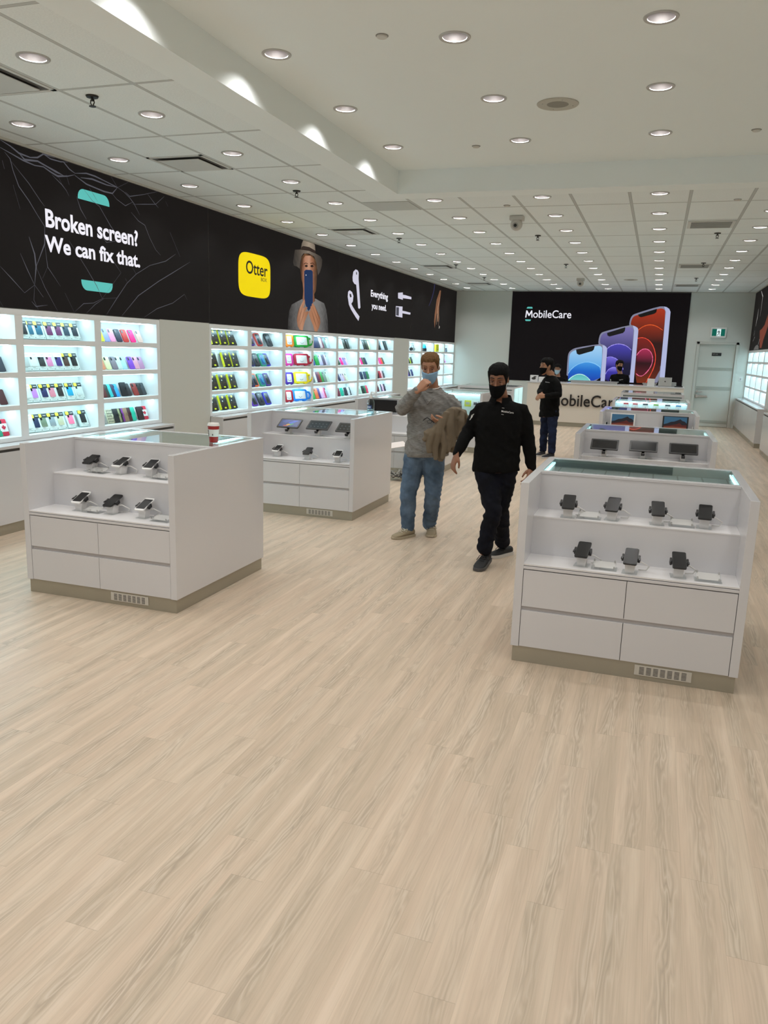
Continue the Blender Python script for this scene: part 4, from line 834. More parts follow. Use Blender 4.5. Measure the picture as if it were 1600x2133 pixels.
def proto_prot(name):
    t_ = bpy.data.objects.new(name, None); COL.objects.link(t_)
    w, h, t = .155, .205, .035; fn = leanfn(20)
    g = G('box_art_black_gold'); tc = g.n('TexCoord').outputs['Object']; z = g.n('SeparateXYZ', {0: tc}).outputs[2]
    vo = g.n('TexVoronoi', {'Vector': tc, 'Scale': 70.}).outputs[0]
    sp = g.math('MULTIPLY', g.math('LESS_THAN', vo, .24), g.math('MULTIPLY', g.math('GREATER_THAN', z, .04), g.math('LESS_THAN', z, .1)))
    mt = g.end(g.bsdf({'Base Color': g.mix(sp, lin('#232322'), lin('#a8743c')), 'Roughness': .3}).outputs[0]) if 'bag' not in MATS else MATS['bag']
    MATS['bag'] = mt
    MB().prism(rrect(w, h, .002, 2, 0, h/2), fn, t).build('carton', mt, t_)
    Mx = Matrix.Rotation(-math.radians(20), 4, 'X')
    MB().box(-w/2-.0012, -w/2+.0, -t-.001, .0, .001, h, mat=Mx).build('yellow_spine', M('spine_yellow', '#d8d41a', .4), t_)
    f2 = leanfn(20, -t)
    MB().prism(rrect(.04, .02, .002, 2, .01, .022), f2, .001).build('yellow_tag', M('badge_yellow', '#dfe02a', .4), t_)
    MB().prism([(.0+.018*math.cos(k*PI/8), h-.03+.018*math.sin(k*PI/8)) for k in range(16)], f2, .001).build('round_seal', M('seal_yellow', '#c9cc4a', .4), t_)
    MB().prism([(-.02+.009*math.cos(k*PI/8), .118+.009*math.sin(k*PI/8)) for k in range(16)], f2, .001).build('white_mark', M('print_white', '#e8ecec', .5), t_)
    return t_
def proto_rug(name, hexc):
    t_ = bpy.data.objects.new(name, None); COL.objects.link(t_)
    fn = leanfn(27); w, h, t = .135, .205, .022
    MB().prism(rrect(w, h, .02, 4, 0, h/2), fn, t).build('shell', M('case_'+hexc, hexc, .45), t_, 40)
    f2 = leanfn(27, -t)
    inner = '#1c5a86' if 'green' in name or hexc == '#2a8f6c' else '#26262e'
    MB().prism(rrect(w-.03, h-.035, .014, 4, 0, h/2), f2, .002).build('back_plate', M('plate_'+inner, inner, .4), t_)
    f3 = leanfn(27, -t-.002)
    MB().prism(rrect(.045, .075, .012, 4, .012, h*.42), f3, .006).build('kickstand', M('kick_'+('#1f74a8' if hexc == '#2a8f6c' else '#1a1a1e'), '#1f74a8' if hexc == '#2a8f6c' else '#1a1a1e', .4), t_)
    MB().prism(rrect(.03, .022, .006, 3, -.03, h-.035), f3, .002).build('camera_opening', M('camera_window', '#141418', .2), t_)
    return t_
def proto_tab(name, hexc, big):
    t_ = bpy.data.objects.new(name, None); COL.objects.link(t_)
    w, h = (.285, .196) if big else (.165, .196); fn = leanfn(14); t = .03
    foam = M('foam_'+hexc, hexc, .6)
    mb = MB().prism(rrect(w, h-.012, .03, 6, 0, h/2+.006), fn, t)
    mb.prism(rrect(w*.18, .012, .004, 2, -w*.25, .006), fn, t+.01).prism(rrect(w*.18, .012, .004, 2, w*.25, .006), fn, t+.01)
    mb.build('foam_bumper', foam, t_, 50)
    hx = w/2
    path = [leanfn(14)(hx-.01, h*.8, t/2), leanfn(14)(hx+.05, h*.74, t/2), leanfn(14)(hx+.075, h*.5, t/2), leanfn(14)(hx+.05, h*.26, t/2), leanfn(14)(hx-.01, h*.2, t/2)]
    if big: MB().tube(path, .017, 10).build('handle', foam, t_, 180)
    f2 = leanfn(14, -t)
    iw, ih = w-.075, h-.065
    MB().prism(rrect(iw, ih, .01, 4, 0, h/2+.004), f2, .002).build('white_insert', M('insert_white', '#eef0f0', .4), t_)
    f3 = leanfn(14, -t-.002); m = MB(); k = ih*.28
    arc = [(k*math.cos(a), h*.48+k*math.sin(a)) for a in [PI*1.15+j*PI*.7/8 for j in range(9)]]; arc2 = [(p[0]*.86, (p[1]-h*.48)*.86+h*.48) for p in arc]
    m.prism(arc+arc2[::-1], f3, .0008)
    for s in (-1, 1): m.prism([(s*k*.3+.003*math.cos(a), h*.66+.005*math.sin(a)) for a in [j*PI/4 for j in range(8)]], f3, .0008)
    m.build('smile', M('print_dark', '#3f4448', .5), t_)
    return t_
def proto_flag(name):
    t_ = proto_case(name, '#c3203c', .082, .16, .012, 20)
    f2 = leanfn(20, -.012)
    MB().prism(rrect(.08, .078, .002, 2, 0, .078), f2, .0008).build('white_band', M('print_white', '#e8ecec', .5), t_)
    f3 = leanfn(20, -.0128); L_ = [(0, 1), (.14, .68), (.34, .78), (.28, .3), (.52, .52), (.6, .38), (.92, .44), (.8, .14), (.95, .02), (.42, -.4), (.48, -.6), (.04, -.52), (.04, -.95)]
    leaf = L_+[(-a, b) for a, b in L_[::-1] if a > 0]
    MB().prism([(a*.026, .078+b*.03) for a, b in leaf], f3, .0008).build('maple_leaf', M('leaf_red', '#c3203c', .5), t_)
    return t_
def proto_cyan(name):
    t_ = bpy.data.objects.new(name, None); COL.objects.link(t_)
    MB().lathe([(.0, .075), (.055, .075), (.05, .11), (.03, .16), (.0, .19)], 24).build('cyan_bottle', M('cyan_toy', '#27b8e0', .3), t_, 60)
    MB().box(-.075, .075, -.04, .04, 0, .075, .006).build('black_base', SOFTBLACK, t_)
    return t_
def proto_yellow(name):
    t_ = bpy.data.objects.new(name, None); COL.objects.link(t_)
    MB().box(-.10, .10, -.05, .05, 0, .195, .006).build('yellow_carton', M('yellow_card', '#eef02c', .4), t_)
    MB().ball((.03, -.051, .06), (.03, .003, .03)).ball((.02, -.051, .12), (.02, .003, .02)).build('printed_figure', M('yellow_print', '#b9a800', .4), t_)
    return t_
def proto_headset(name):
    t_ = bpy.data.objects.new(name, None); COL.objects.link(t_)
    MB().tube([(.07*math.cos(a), 0, .075+.07*math.sin(a)) for a in [k*PI/14 for k in range(15)]], .008, 8).build('headband', M('headset_grey', '#8d96a0', .4), t_, 180)
    for s in (-1, 1): MB().cyl((s*.07, 0, .045), .04, .028, 20, axis='x').build('ear_cup', SOFTBLACK if s < 0 else GREYPL, t_, 40)
    return t_
def proto_gadget(name):
    t_ = bpy.data.objects.new(name, None); COL.objects.link(t_)
    MB().cyl((0, 0, .04), .03, .08, 20).ball((0, 0, .09), .03).build('speaker_body', M('gadget_grey', '#6a707c', .4), t_, 50)
    MB().cyl((.05, 0, .03), .022, .06, 16).build('second_unit', GREYPL, t_, 40)
    return t_
exec_rows = ['top', 'second', 'third', 'bottom']
KIND = {'case': ('phone_case', 'phone case'), 'wallet': ('wallet_case', 'wallet case'), 'plaid': ('wallet_case', 'wallet case'), 'box': ('boxed_phone_case', 'boxed case'), 'boxw': ('boxed_phone_case', 'boxed case'), 'rug': ('rugged_case', 'rugged case'), 'tab': ('tablet_case', 'foam tablet case'), 'tabs': ('tablet_case', 'small foam tablet case'), 'tall': ('phone_case', 'slim case')}
def make(kind, hexc):
    k = KIND.get(kind, ('x', 'x'))[0]
    if kind == 'case': return proto_case(k, hexc)
    if kind == 'tall': return proto_case(k, hexc, .105, .192, .02, 22)
    if kind in ('wallet', 'plaid'): return proto_wallet(k, hexc, kind == 'plaid')
    if kind in ('box', 'boxw'): return proto_box(k, hexc, kind == 'boxw')
    if kind == 'rug': return proto_rug(k, hexc)
    if kind in ('tab', 'tabs'): return proto_tab(k, hexc, kind == 'tab')
    return {'prot': proto_prot, 'flag': proto_flag, 'cyan': proto_cyan, 'yellow': proto_yellow, 'phones': proto_headset, 'gadget': proto_gadget}[kind]({'prot': 'screen_protector_box', 'flag': 'phone_case', 'cyan': 'toy_bottle', 'yellow': 'product_carton', 'phones': 'headphones', 'gadget': 'desk_gadget'}[kind])
SPECIAL = {'prot': ('black box with yellow spine', 'box'), 'flag': ('red maple leaf flag case', 'case'), 'cyan': ('cyan bottle on black base', 'gadget'), 'yellow': ('bright yellow carton', 'box'), 'phones': ('grey and black headphones', 'headphones'), 'gadget': ('grey desk gadget', 'gadget')}
def stock(kind, colour, hexc, loc, rz, where, group):
    key = (kind, hexc)
    if key not in PROTO: PROTO[key] = o = make(kind, hexc); o.location = loc; o.rotation_euler = (0, 0, rz)
    else: o = dup(PROTO[key], loc, rz)
    if kind in SPECIAL: d, cat = SPECIAL[kind]
    else: d = colour+' '+KIND[kind][1]; cat = 'case'
    return tag(o, d+', '+where, cat, group)
for bay, r, ys, items in STOCK:
    for i, (y, it) in enumerate(zip(ys, items.split(';'))):
        q = it.split(':')+['', '']
        kind, colour, hexc = q[0], q[1], q[2]
        deep = .112 if kind not in ('tab', 'cyan', 'yellow', 'phones', 'gadget') else .10
        if kind in ('prot', 'rug', 'tall'): deep = .125
        rz = PI/2-(.55 if kind in ('tab', 'tabs') else .12)
        stock(kind, colour, hexc, (XL-deep-.012, y+(.012 if kind != 'tab' else -.035), ROWZ[r-1][0]+.0008), rz, '%s from left on %s shelf, %s' % (ORD[i], exec_rows[r-1], BAYS[bay]), 'goods on the lit wall shelves')
o = proto_case('phone_case', '#e8e024', .1, .18, .02, 15); o.location = (XR+.12, 20.42, ROWZ[0][0]+.0008); o.rotation_euler = (0, 0, -PI/2); tag(o, 'bright yellow case on the top shelf of the right wall shelving', 'case')
o = bpy.data.objects.new('bottle', None); COL.objects.link(o); o.location = (XR+.10, 19.45, ROWZ[3][0]+.0008); tag(o, 'gold and brown bottle on the bottom shelf of the right wall shelving', 'bottle')
MB().lathe([(0, 0), (.045, 0), (.045, .09), (.03, .13), (.03, .15), (0, .15)], 20).build('gold_body', M('gold_label', '#c99a1c', .35, metal=.3), o, 40); MB().lathe([(.0455, .004), (.0455, .06)], 20).build('brown_band', M('brown_band', '#4a2f14', .4), o); MB().cyl((0, 0, .165), .022, .03, 16).build('cap', M('cap_yellow', '#e0d05a', .4), o)

ST={'Au':[(-3.759,4.588),(-3.499,4.576),(-3.255,4.577)],'Al':[(-3.648,4.324),(-3.392,4.327),(-3.13,4.313)],'Cu':[(-0.41,4.539),(-0.166,4.58),(0.077,4.571),(0.325,4.591)],'Cl':[(-0.296,4.348),(-0.039,4.308),(0.206,4.337)],'Bu':[(-3.665,7.64),(-3.326,7.643),(-2.958,7.578)],'Bl':[(-3.723,7.474),(-3.351,7.423),(-3.002,7.394)],'Du':[(-0.4,7.573),(-0.054,7.626),(0.294,7.62)],'Cpu':[(-0.293,4.549),(0.207,4.568)],'Cpl':[(-0.175,4.315),(0.355,4.308)],'Apu':[(-3.665,4.534),(-3.141,4.525)],'Apl':[(-3.528,4.295),(-2.969,4.264)]}

# ---------------------------------------------------------------- display islands
KW, KD, KH = 1.195, 1.195, 1.033
def rails(t, *r):
    for a, b, z in r: MB().box(.045, KW-.045, a, b, z, KH, .0015).build('top_rail', LAM, t)
def island(x0, y0, label, kind='open'):
    t = thing('display_island', label, 'display counter', (x0, y0, 0), 0, 'white display islands')
    for a in (0, KW-.045): MB().box(a, a+.045, 0, KD, .093, KH, .002).build('side_panel', LAM, t)
    MB().box(.011, KW-.011, .011, KD-.011, 0, .094).build('toe_kick', TOE, t)
    gv = MB().box(.68, .972, .006, .0112, .026, .083, .001).build('vent_grille', M('vent_plastic', '#c6c1b6', .45), t)
    m = MB()
    for i in range(7):
        for j in range(6): m.box(.705+i*.036, .730+i*.036, .0054, .0062, .033+j*.0075, .037+j*.0075)
    m.build('slot', DARKLINE, gv)
    MB().box(.045, KW-.045, .022, .03, .094, .565).build('drawer_carcass', DARKLINE, t)
    MB().box(.045, KW-.045, .014, .0225, .306, .334).build('finger_channel', GAP, t)
    xm = .5985
    for a, b in ((.0475, xm-.0015), (xm+.0015, KW-.0475)):
        for c, d in ((.0955, .308), (.332, .5435)): MB().box(a, b, .003, .021, c, d, .0015).build('drawer', LAM, t)
    MB().box(.045, KW-.045, .001, .022, .549, .5655, .001).build('shelf_lip', LAM, t)
    if kind == 'open':
        MB().box(.045, KW-.045, .004, .262, .569, .578).build('lower_shelf', LAMIN, t)
        MB().box(.045, KW-.045, .25, .262, .578, .797).build('riser', LAM, t)
        MB().box(.045, KW-.045, .248, .49, .797, .805, .001).build('upper_shelf', LAMIN, t)
        MB().box(.045, KW-.045, .482, .5, .79, 1.02).build('back_panel', LAM, t)
        rails(t, (.478, .53, 1.018), (KD-.055, KD, 1.018))
        MB().box(.046, KW-.046, .531, KD-.056, 1.021, 1.03).build('glass_top', TOPGLASS, t)
        MB().box(.045, KW-.045, .5, KD-.02, .80, .81).build('case_floor', M('case_floor_grey', '#c9d0cc', .3), t)
        for a, b in ((.048, .056), (KW-.056, KW-.048)): MB().box(a, b, .56, KD-.09, 1.0, 1.012).build('led_strip', LED, t)
        for k in range(5): MB().box(.17+k*.19, .17+k*.19+.1, .62, .71, .8105, .8135, .001).build('price_card', M('price_card', '#b9c6c0', .3), t)
    elif kind == 'vitrine':
        MB().box(.045, KW-.045, .06, KD-.02, .566, .574).build('case_floor', LAMIN, t)
        MB().box(.045, KW-.045, .36, .37, .574, 1.015).build('back_panel', M('lit_case_back', '#e6f4f6', .4), t)
        MB().box(.05, KW-.05, .03, .35, .79, .796).build('glass_shelf', CLEAR, t)
        MB().box(.045, KW-.045, .004, .010, .57, 1.012).build('front_glass', CLEAR, t)
        MB().box(.045, KW-.045, .002, .014, 1.010, 1.018).build('black_trim', SOFTBLACK, t)
        MB().box(.06, KW-.06, .02, .05, 1.000, 1.008).build('led_strip', LED, t); MB().box(.06, KW-.06, .32, .35, 1.000, 1.008).build('led_strip', LED, t)
        rails(t, (.37, .42, 1.018), (KD-.055, KD, 1.018))
        MB().box(.046, KW-.046, .0, .369, 1.0185, 1.03).build('glass_top', TOPGLASS, t)
        MB().box(.046, KW-.046, .421, KD-.056, 1.021, 1.03).build('glass_top', TOPGLASS, t)
        MB().box(.045, KW-.045, .42, KD-.02, .80, .81).build('case_floor', M('case_floor_grey', '#c9d0cc', .3), t)
    else:
        rails(t, (0, .05, .985), (KD-.055, KD, 1.018), (.45, .5, 1.018))
        MB().box(.046, KW-.046, .05, KD-.056, 1.021, 1.03).build('glass_top', TOPGLASS, t)
        MB().box(.045, KW-.045, .004, .45, .569, .578).build('lower_shelf', LAMIN, t)
        MB().box(.045, KW-.045, .45, .47, .578, 1.018).build('back_panel', M('mid_grey_laminate', '#a9acac', .4), t)
        MB().box(.045, KW-.045, .002, .03, .93, .955, .002).build('lower_rail', LAM, t)
        MB().box(.045, KW-.045, .02, .03, .578, .93).build('front_panel', LAM, t)
        MB().box(.045, KW-.045, .47, KD-.02, .80, .81).build('case_floor', M('case_floor_grey', '#c9d0cc', .3), t)
    MB().box(.045, KW-.045, KD-.02, KD-.001, .094, 1.018).build('rear_panel', LAM, t)
    return t
AX, CX_ = -3.985, -.646
island(AX, 4.186, 'white display island at the left front with six tethered phones')
island(AX, 7.328, 'white display island with three tablets, behind the left front island')
island(AX, 10.46, 'white display island with black screen, beside the person in grey sweatshirt')
island(AX, 13.47, 'lit glass-fronted white display island behind the two walking men', 'vitrine')
iL = island(AX, 16.6, 'rear left white display island with lit glass side', 'frame')
MB().box(KW, KW+.006, .06, KD-.06, .62, 1.0, .001).build('side_glass', M('lit_frosted_glass', '#bfe9ec', .2, emit=.75), iL); MB().box(KW+.006, KW+.009, .58, .59, .62, 1.0).box(KW+.006, KW+.01, .055, .07, .61, 1.01).box(KW+.006, KW+.01, KD-.07, KD-.055, .61, 1.01).build('glass_frame', ALU, iL)
island(CX_, 4.267, 'white display island at the right front with seven tethered phones')
island(CX_, 7.301, 'white display island with three tablets, behind the right front island')
island(CX_, 10.478, 'white display island with two open laptops, third in the right row')
island(CX_, 13.494, 'white display island with brightly lit glass front, fourth in the right row', 'vitrine')
island(CX_, 16.6, 'rearmost white display island in the right row', 'frame')

# ---------------------------------------------------------------- tethered phones and tablets
STANDW = M('white_stand_plastic', '#dedcdb', .3); SCREEN = M('dark_screen_glass', '#121213', .3, spec=.25); WBEZ = M('white_bezel', '#e9e8e6', .2)
CABLE = M('white_cable', '#dcdad6', .4)
def make_stand(tall=.06, w=.056, jaw=.04, tilt=68, cable=True, jawvert=False):
    o = bpy.data.objects.new('device_stand', None); COL.objects.link(o)
    MB().loft([[Vector((s*w/2*k, q*.03*k2+dy, z)) for s, q in ((-1, -1), (1, -1), (1, 1), (-1, 1))] for k, k2, dy, z in ((.82, .9, 0, 0), (.86, .95, 0, tall*.3), (1., 1., .004, tall*.85), (.9, .9, .01, tall))]).build('post', STANDW, o)
    MB().box(-w/2-.012, w/2+.012, -.045, .045, 0, .004, .001).build('base_plate', CLEAR, o)
    Mx = Matrix.Translation((0, .004, tall+.018)) @ Matrix.Rotation(-math.radians(tilt), 4, 'X')
    m = MB()
    if not jawvert:
        m.box(-jaw-.008, jaw+.008, .006, .012, -.012, .012, .002, mat=Mx)
        for s in (-1, 1): m.box(s*(jaw+.002)-.006, s*(jaw+.002)+.006, -.014, .014, -.018, .018, .004, mat=Mx); m.box(s*(jaw+.006)-.005, s*(jaw+.006)+.005, -.014, -.006, -.03, -.01, .003, mat=Mx)
    else:
        m.box(-.012, .012, .006, .014, -jaw-.008, jaw+.008, .002, mat=Mx)
        for s in (-1, 1): m.box(-.016, .016, -.012, .014, s*(jaw+.003)-.006, s*(jaw+.003)+.006, .003, mat=Mx)
        m.cyl((0, -.018, tall*.8), .012, .014, 14, axis='y')
    m.build('clamp', BLACKM, o)
    if cable: MB().tube([(.02, .012, tall*.9), (.055, .03, tall*.95), (.085, .05, tall*.6), (.095, .055, .03), (.08, .06, .007), (.04, .055, .006)], .0035, 8).build('cable', CABLE, o, 180)
    return o
def make_phone(white, h=.148, w=.071):
    o = bpy.data.objects.new('phone', None); COL.objects.link(o)
    fn = lambda u, v, q: Vector((u, -q, v))
    MB().prism(rrect(w, h, .010, 5), fn, .008).build('body', WBEZ if white else BLACKM, o, 40)
    f2 = lambda u, v, q: Vector((u, -.008-q, v))
    MB().prism(rrect(w-.006, h-.034 if white else h-.006, .003 if white else .008, 4), f2, .0008).build('screen', SCREEN, o)
    return o
PH = {True: make_phone(True), False: make_phone(False)}; PHsmall = None
ST0 = make_stand(); used = {}
def put(o, key, loc, rot):
    if used.get(key): o = dup(o)
    used[key] = True; o.location = loc; o.rotation_euler = rot; return o
TILT = math.radians(-68)
def phone_set(pts, z, whites, where, names):
    for (x, y), wh, nm in zip(pts, whites, names):
        s = put(ST0, 'st', (x, y+.028, z+.0005), (0, 0, random.uniform(-.1, .1)))
        tag(s, 'white stand of the %s' % nm, 'stand', 'device stands on the islands')
        p = put(PH[wh], wh, (x, y+.032+.004, z+.083), (TILT, 0, s.rotation_euler.z))
        tag(p, '%s' % nm, 'phone', 'phones on display stands')
UA, LA = 'upper shelf, left front island', 'lower shelf, left front island'
phone_set(ST['Au'], .805, [False, True, True], 0, ['black phone at the left of the '+UA, 'white phone in the middle of the '+UA, 'white phone at the right of the '+UA])
phone_set(ST['Al'], .578, [True, False, True], 0, ['white phone at the left of the '+LA, 'black phone in the middle of the '+LA, 'white phone at the right of the '+LA])
UC, LC = 'upper shelf, right front island', 'lower shelf, right front island'
phone_set(ST['Cu'], .805, [False]*4, 0, ['%s black phone from left on the %s' % (ORD[k], UC) for k in range(4)])
phone_set(ST['Cl'], .578, [False]*3, 0, ['%s black phone from left on the %s' % (ORD[k], LC) for k in range(3)])
phone_set(ST['Bl'], .578, [True, False, True], 0, ['%s phone from left below the three angled tablets, left row' % ORD[k] for k in range(3)])
TS0 = make_stand(.07, .05, .084, 60, False, True)
def make_tablet(wall):
    o = bpy.data.objects.new('tablet', None); COL.objects.link(o)
    fn = lambda u, v, q: Vector((u, -q, v)); f2 = lambda u, v, q: Vector((u, -.009-q, v)); f3 = lambda u, v, q: Vector((u, -.0095-q, v))
    w, h = .25, .158
    MB().prism(rrect(w, h, .009, 5), fn, .009).build('body', BLACKM, o, 40)
    sc = MB().prism(rrect(w-.03, h-.034, .003, 3), f2, .0006).build('screen', M('tablet_wallpaper', '#3f4c7c', .25, emit=.2) if wall == 1 else M('tablet_screen_%d' % wall, ['#17161a', '', '#2f3a40', '#353634'][wall], .15), o)
    if wall == 1:
        for c, pts in (('#2c4a98', [(-.1, .03), (-.06, .058), (.02, .058), (-.05, .0)]), ('#3a5cc0', [(-.02, .01), (.04, .05), (.09, .05), (.02, -.02)]), ('#c9a24a', [(-.03, -.03), (0, -.01), (.02, -.03), (-.01, -.05)]), ('#4a9a6a', [(.01, -.01), (.04, .01), (.05, -.02), (.02, -.045)]), ('#b8503c', [(-.06, -.05), (-.02, -.035), (-.01, -.055), (-.05, -.058)])):
            MB().prism(pts, f3, .0004).build('wallpaper_shape', M('wall_'+c, c, .3, emit=.15), sc)
    elif wall:
        m = MB()
        for k in range(5): m.prism(rrect(.012, .012, .002, 3, -.08+k*.04, .02), f3, .0004); m.prism(rrect(.012, .012, .002, 3, -.08+k*.04, -.03), f3, .0004)
        m.build('icons', M('dim_icons', '#4d5a60', .3), sc)
    return o
TB = {k: make_tablet(k) for k in (0, 1, 2, 3)}
def tablet_set(pts, z, walls, names):
    for (x, y), wl, nm in zip(pts, walls, names):
        s = put(TS0, 'ts', (x, y+.028, z+.0005), (0, 0, 0)); tag(s, 'white stand of the %s' % nm, 'stand', 'device stands on the islands')
        p = put(TB[wl], ('tb', wl), (min(x, -2.965) if x < -2 else x, y+.040, z+.106), (math.radians(-60), 0, 0)); tag(p, nm, 'tablet', 'tablets on display stands')
tablet_set(ST['Bu'], .805, [1, 2, 3], ['tablet with blue wallpaper, leftmost on the second left island', 'black tablet in the middle of the second left island', 'black tablet at the right of the second left island'])
tablet_set(ST['Du'], .805, [0, 0, 0], ['%s black tablet from left on the second right island' % ORD[k] for k in range(3)])
# acrylic price holders
PL0 = None
for k, (x, y, z) in enumerate([(x, y, .805) for x, y in ST['Cpu']]+[(x, y, .578) for x, y in ST['Cpl']]+[(x, y, .805) for x, y in ST['Apu']]+[(x, y, .578) for x, y in ST['Apl']]):
    x = min(x, -2.93) if k > 3 else x
    lb = ['clear price holder right of the first upper phone, right island', 'clear price holder right of the third upper phone, right island', 'clear price holder right of the first lower phone, right island', 'clear price holder at the lower right corner, right island',
          'clear price holder right of the first upper phone, left island', 'clear price holder at the upper right, left island', 'clear price holder right of the first lower phone, left island', 'clear price holder at the lower right, left island'][k]
    if PL0 is None:
        PL0 = thing('price_holder', lb, 'sign holder', (x, y+.04, z+.0005), 0, 'acrylic price holders')
        MB().box(-.068, .068, -.045, .045, 0, .004, .001).build('base_plate', CLEAR, PL0)
        Mx = Matrix.Translation((0, -.04, .012)) @ Matrix.Rotation(math.radians(14), 4, 'X')
        MB().box(-.062, .062, 0, .085, 0, .003, .001, mat=Mx).build('front_plate', CLEAR, PL0); MB().box(-.058, .058, .006, .08, -.0015, -.0003, mat=Mx).build('paper_insert', M('price_paper', '#efe9e6', .5), PL0)
        for sx in (-1, 1):
            for yy in (.006, .078): MB().cyl((sx*.054, yy, .004), .0042, .012, 12, mat=Mx).build('screw', CHROME, PL0)
    else: tag(dup(PL0, (x, y+.04, z+.0005)), lb, 'sign holder', 'acrylic price holders')

# ---------------------------------------------------------------- other things on the islands
def laptop(x, y, z, w, label, white):
    t = thing('laptop', label, 'laptop', (x, y, z))
    MB().box(-w/2, w/2, -.23, 0, 0, .013, .004).build('keyboard_base', ALU if white else BLACKM, t)
    MB().box(-w/2+.03, w/2-.03, -.13, -.015, .013, .0145).build('keys', SOFTBLACK, t)
    Mx = Matrix.Translation((0, .004, .012)) @ Matrix.Rotation(math.radians(-14), 4, 'X'); h = w*.56
    MB().box(-w/2, w/2, -.004, .004, 0, h, .004, mat=Mx).build('lid', WBEZ if white else BLACKM, t)
    f = lambda off: (lambda u, v, q: Mx @ Vector((u*(w/2-.018), -.0042-off-q, h*.06+v*h*.88)))
    sc = MB().prism([(-1, 0), (1, 0), (1, 1), (-1, 1)], f(0), .0005).build('screen', M('screen_dusk_sky', '#2f5a78' if white else '#3a4468', .3, emit=.35), t)
    MB().prism([(-1, .36), (-.7, .44), (-.4, .58), (-.1, .62), (.2, .74), (.42, .84), (.6, .70), (.8, .66), (1, .5), (1, .12), (-1, .12)], f(.0006), .0003).build('mountain', M('screen_mountain', '#1d1a26', .3, emit=.15), sc)
    MB().prism([(-1, .22), (-.4, .30), (.1, .40), (.35, .52), (.6, .34), (1, .36), (1, .08), (-1, .08)], f(.001), .0003).build('red_ridge', M('screen_red_ridge', '#5a1c1a', .3, emit=.2), sc)
    MB().prism([(-1, .14), (-.3, .20), (.4, .18), (1, .16), (1, 0), (-1, 0)], f(.0014), .0003).build('glowing_valley', M('screen_valley', '#8a4a34', .3, emit=.2), sc)
    return t
laptop(-.372, 10.478+.415, .8055, .315, 'open laptop with white frame and red mountain wallpaper', True)
laptop(.284, 10.478+.415, .8055, .315, 'open laptop with black frame and red mountain wallpaper', False)
mo = thing('computer_mouse', 'black mouse lying between the two open laptops', 'mouse', (-.02, 10.86, .8055)); MB().ball((0, 0, .018), (.034, .055, .02), 3).build('shell', BLACKM, mo, 180); MB().cyl((0, -.025, .034), .004, .012, 10, axis='x').build('wheel', GREYPL, mo)
for x, lb in ((-.575, 'small black and white adapter left of the white-framed laptop'), (.50, 'small black and white adapter right of the black-framed laptop')):
    a = thing('adapter', lb, 'adapter', (x, 10.80, .8055)); MB().box(-.012, .0, -.02, .02, 0, .075, .003).build('white_block', WBEZ, a); MB().box(.001, .018, -.02, .02, 0, .07, .003).build('black_block', BLACKM, a)
mn = thing('monitor', 'black monitor standing on the third left island, reflecting shop light', 'monitor', (-3.70, 10.90, .8055))
MB().box(-.06, .06, -.07, .02, 0, .008, .003).box(-.015, .015, -.02, -.005, .008, .06).build('foot', BLACKM, mn); MB().box(-.22, .20, -.025, -.005, .03, .205, .004).build('panel', BLACKM, mn); MB().box(-.21, .19, -.0265, -.0245, .038, .197).build('screen', M('glossy_black_screen', '#08080a', .08), mn)
cup = thing('coffee_cup', 'red and white paper coffee cup with lid on the left front island', 'cup', (-2.972, 4.965, 1.0305))
MB().lathe([(0, .0), (.030, .0), (.0415, .118), (.039, .118), (.0295, .004)], 36).build('paper_body', M('cup_red', '#a5201c', .45), cup, 40)
MB().lathe([(.0347, .042), (.0392, .088)], 36).b.free()
m = MB(); m.loft([[Vector((r*math.cos(k*PI/18), r*math.sin(k*PI/18), z)) for k in range(36)] for r, z in ((.0347, .040), (.0397, .092))], caps=False); m.build('white_band', M('cup_white', '#e9e4de', .5), cup, 180)
m = MB()
for k in range(5):
    a0 = -2.75+k*.15
    m.loft([[Vector((rr*math.cos(a0+.1*i/3), rr*math.sin(a0+.1*i/3), z)) for i in range(4)] for rr, z in ((.0357, .043), (.0375, .06+.012*(k % 2)), (.0399, .088))], caps=False)
m.build('black_stripes', M('cup_black', '#1b1a1a', .5), cup)
MB().cyl((.036*math.cos(-1.2), .036*math.sin(-1.2), .055), .006, .004, 14, axis='x').build('printed_dot', M('cup_black', '#1b1a1a', .5), cup)
MB().lathe([(0, .118), (.043, .116), (.044, .122), (.041, .126), (.0395, .135), (.036, .137), (.034, .131), (0, .131)], 36).build('lid', M('cup_lid', '#e8e4df', .35), cup, 40)
sa = thing('sanitizer_bottle', 'clear hand sanitizer pump bottle with blue label on the second left island', 'bottle', (-2.852, 7.955, 1.0305))
MB().lathe([(0, 0), (.036, 0), (.04, .006), (.04, .13), (.034, .155), (.016, .168), (.016, .18), (0, .18)], 32).build('bottle_body', GLASS('bottle_plastic', '#eef3f4', .08, 1.35), sa, 60)
MB().lathe([(0, .003), (.036, .003), (.037, .02), (.037, .06), (0, .06)], 32).build('gel', GLASS('gel', '#e2eaec', .1, 1.2), sa, 60)
m = MB(); m.loft([[Vector((.0408*math.cos(a), .0408*math.sin(a), z)) for a in [-2.1+.14*k for k in range(9)]] for z in (.07, .105)], caps=False).build('blue_label', M('label_blue', '#2c4c8c', .4), sa)
m = MB(); m.loft([[Vector((.0412*math.cos(a), .0412*math.sin(a), z)) for a in [-2.2+.14*k for k in range(8)]] for z in (.08, .094)], caps=False)
m.loft([[Vector((.0408*math.cos(a), .0408*math.sin(a), z)) for a in [-2.3+.14*k for k in range(4)]] for z in (.118, .132)], caps=False); m.build('label_print', M('label_light', '#c9d4e2', .4), sa)
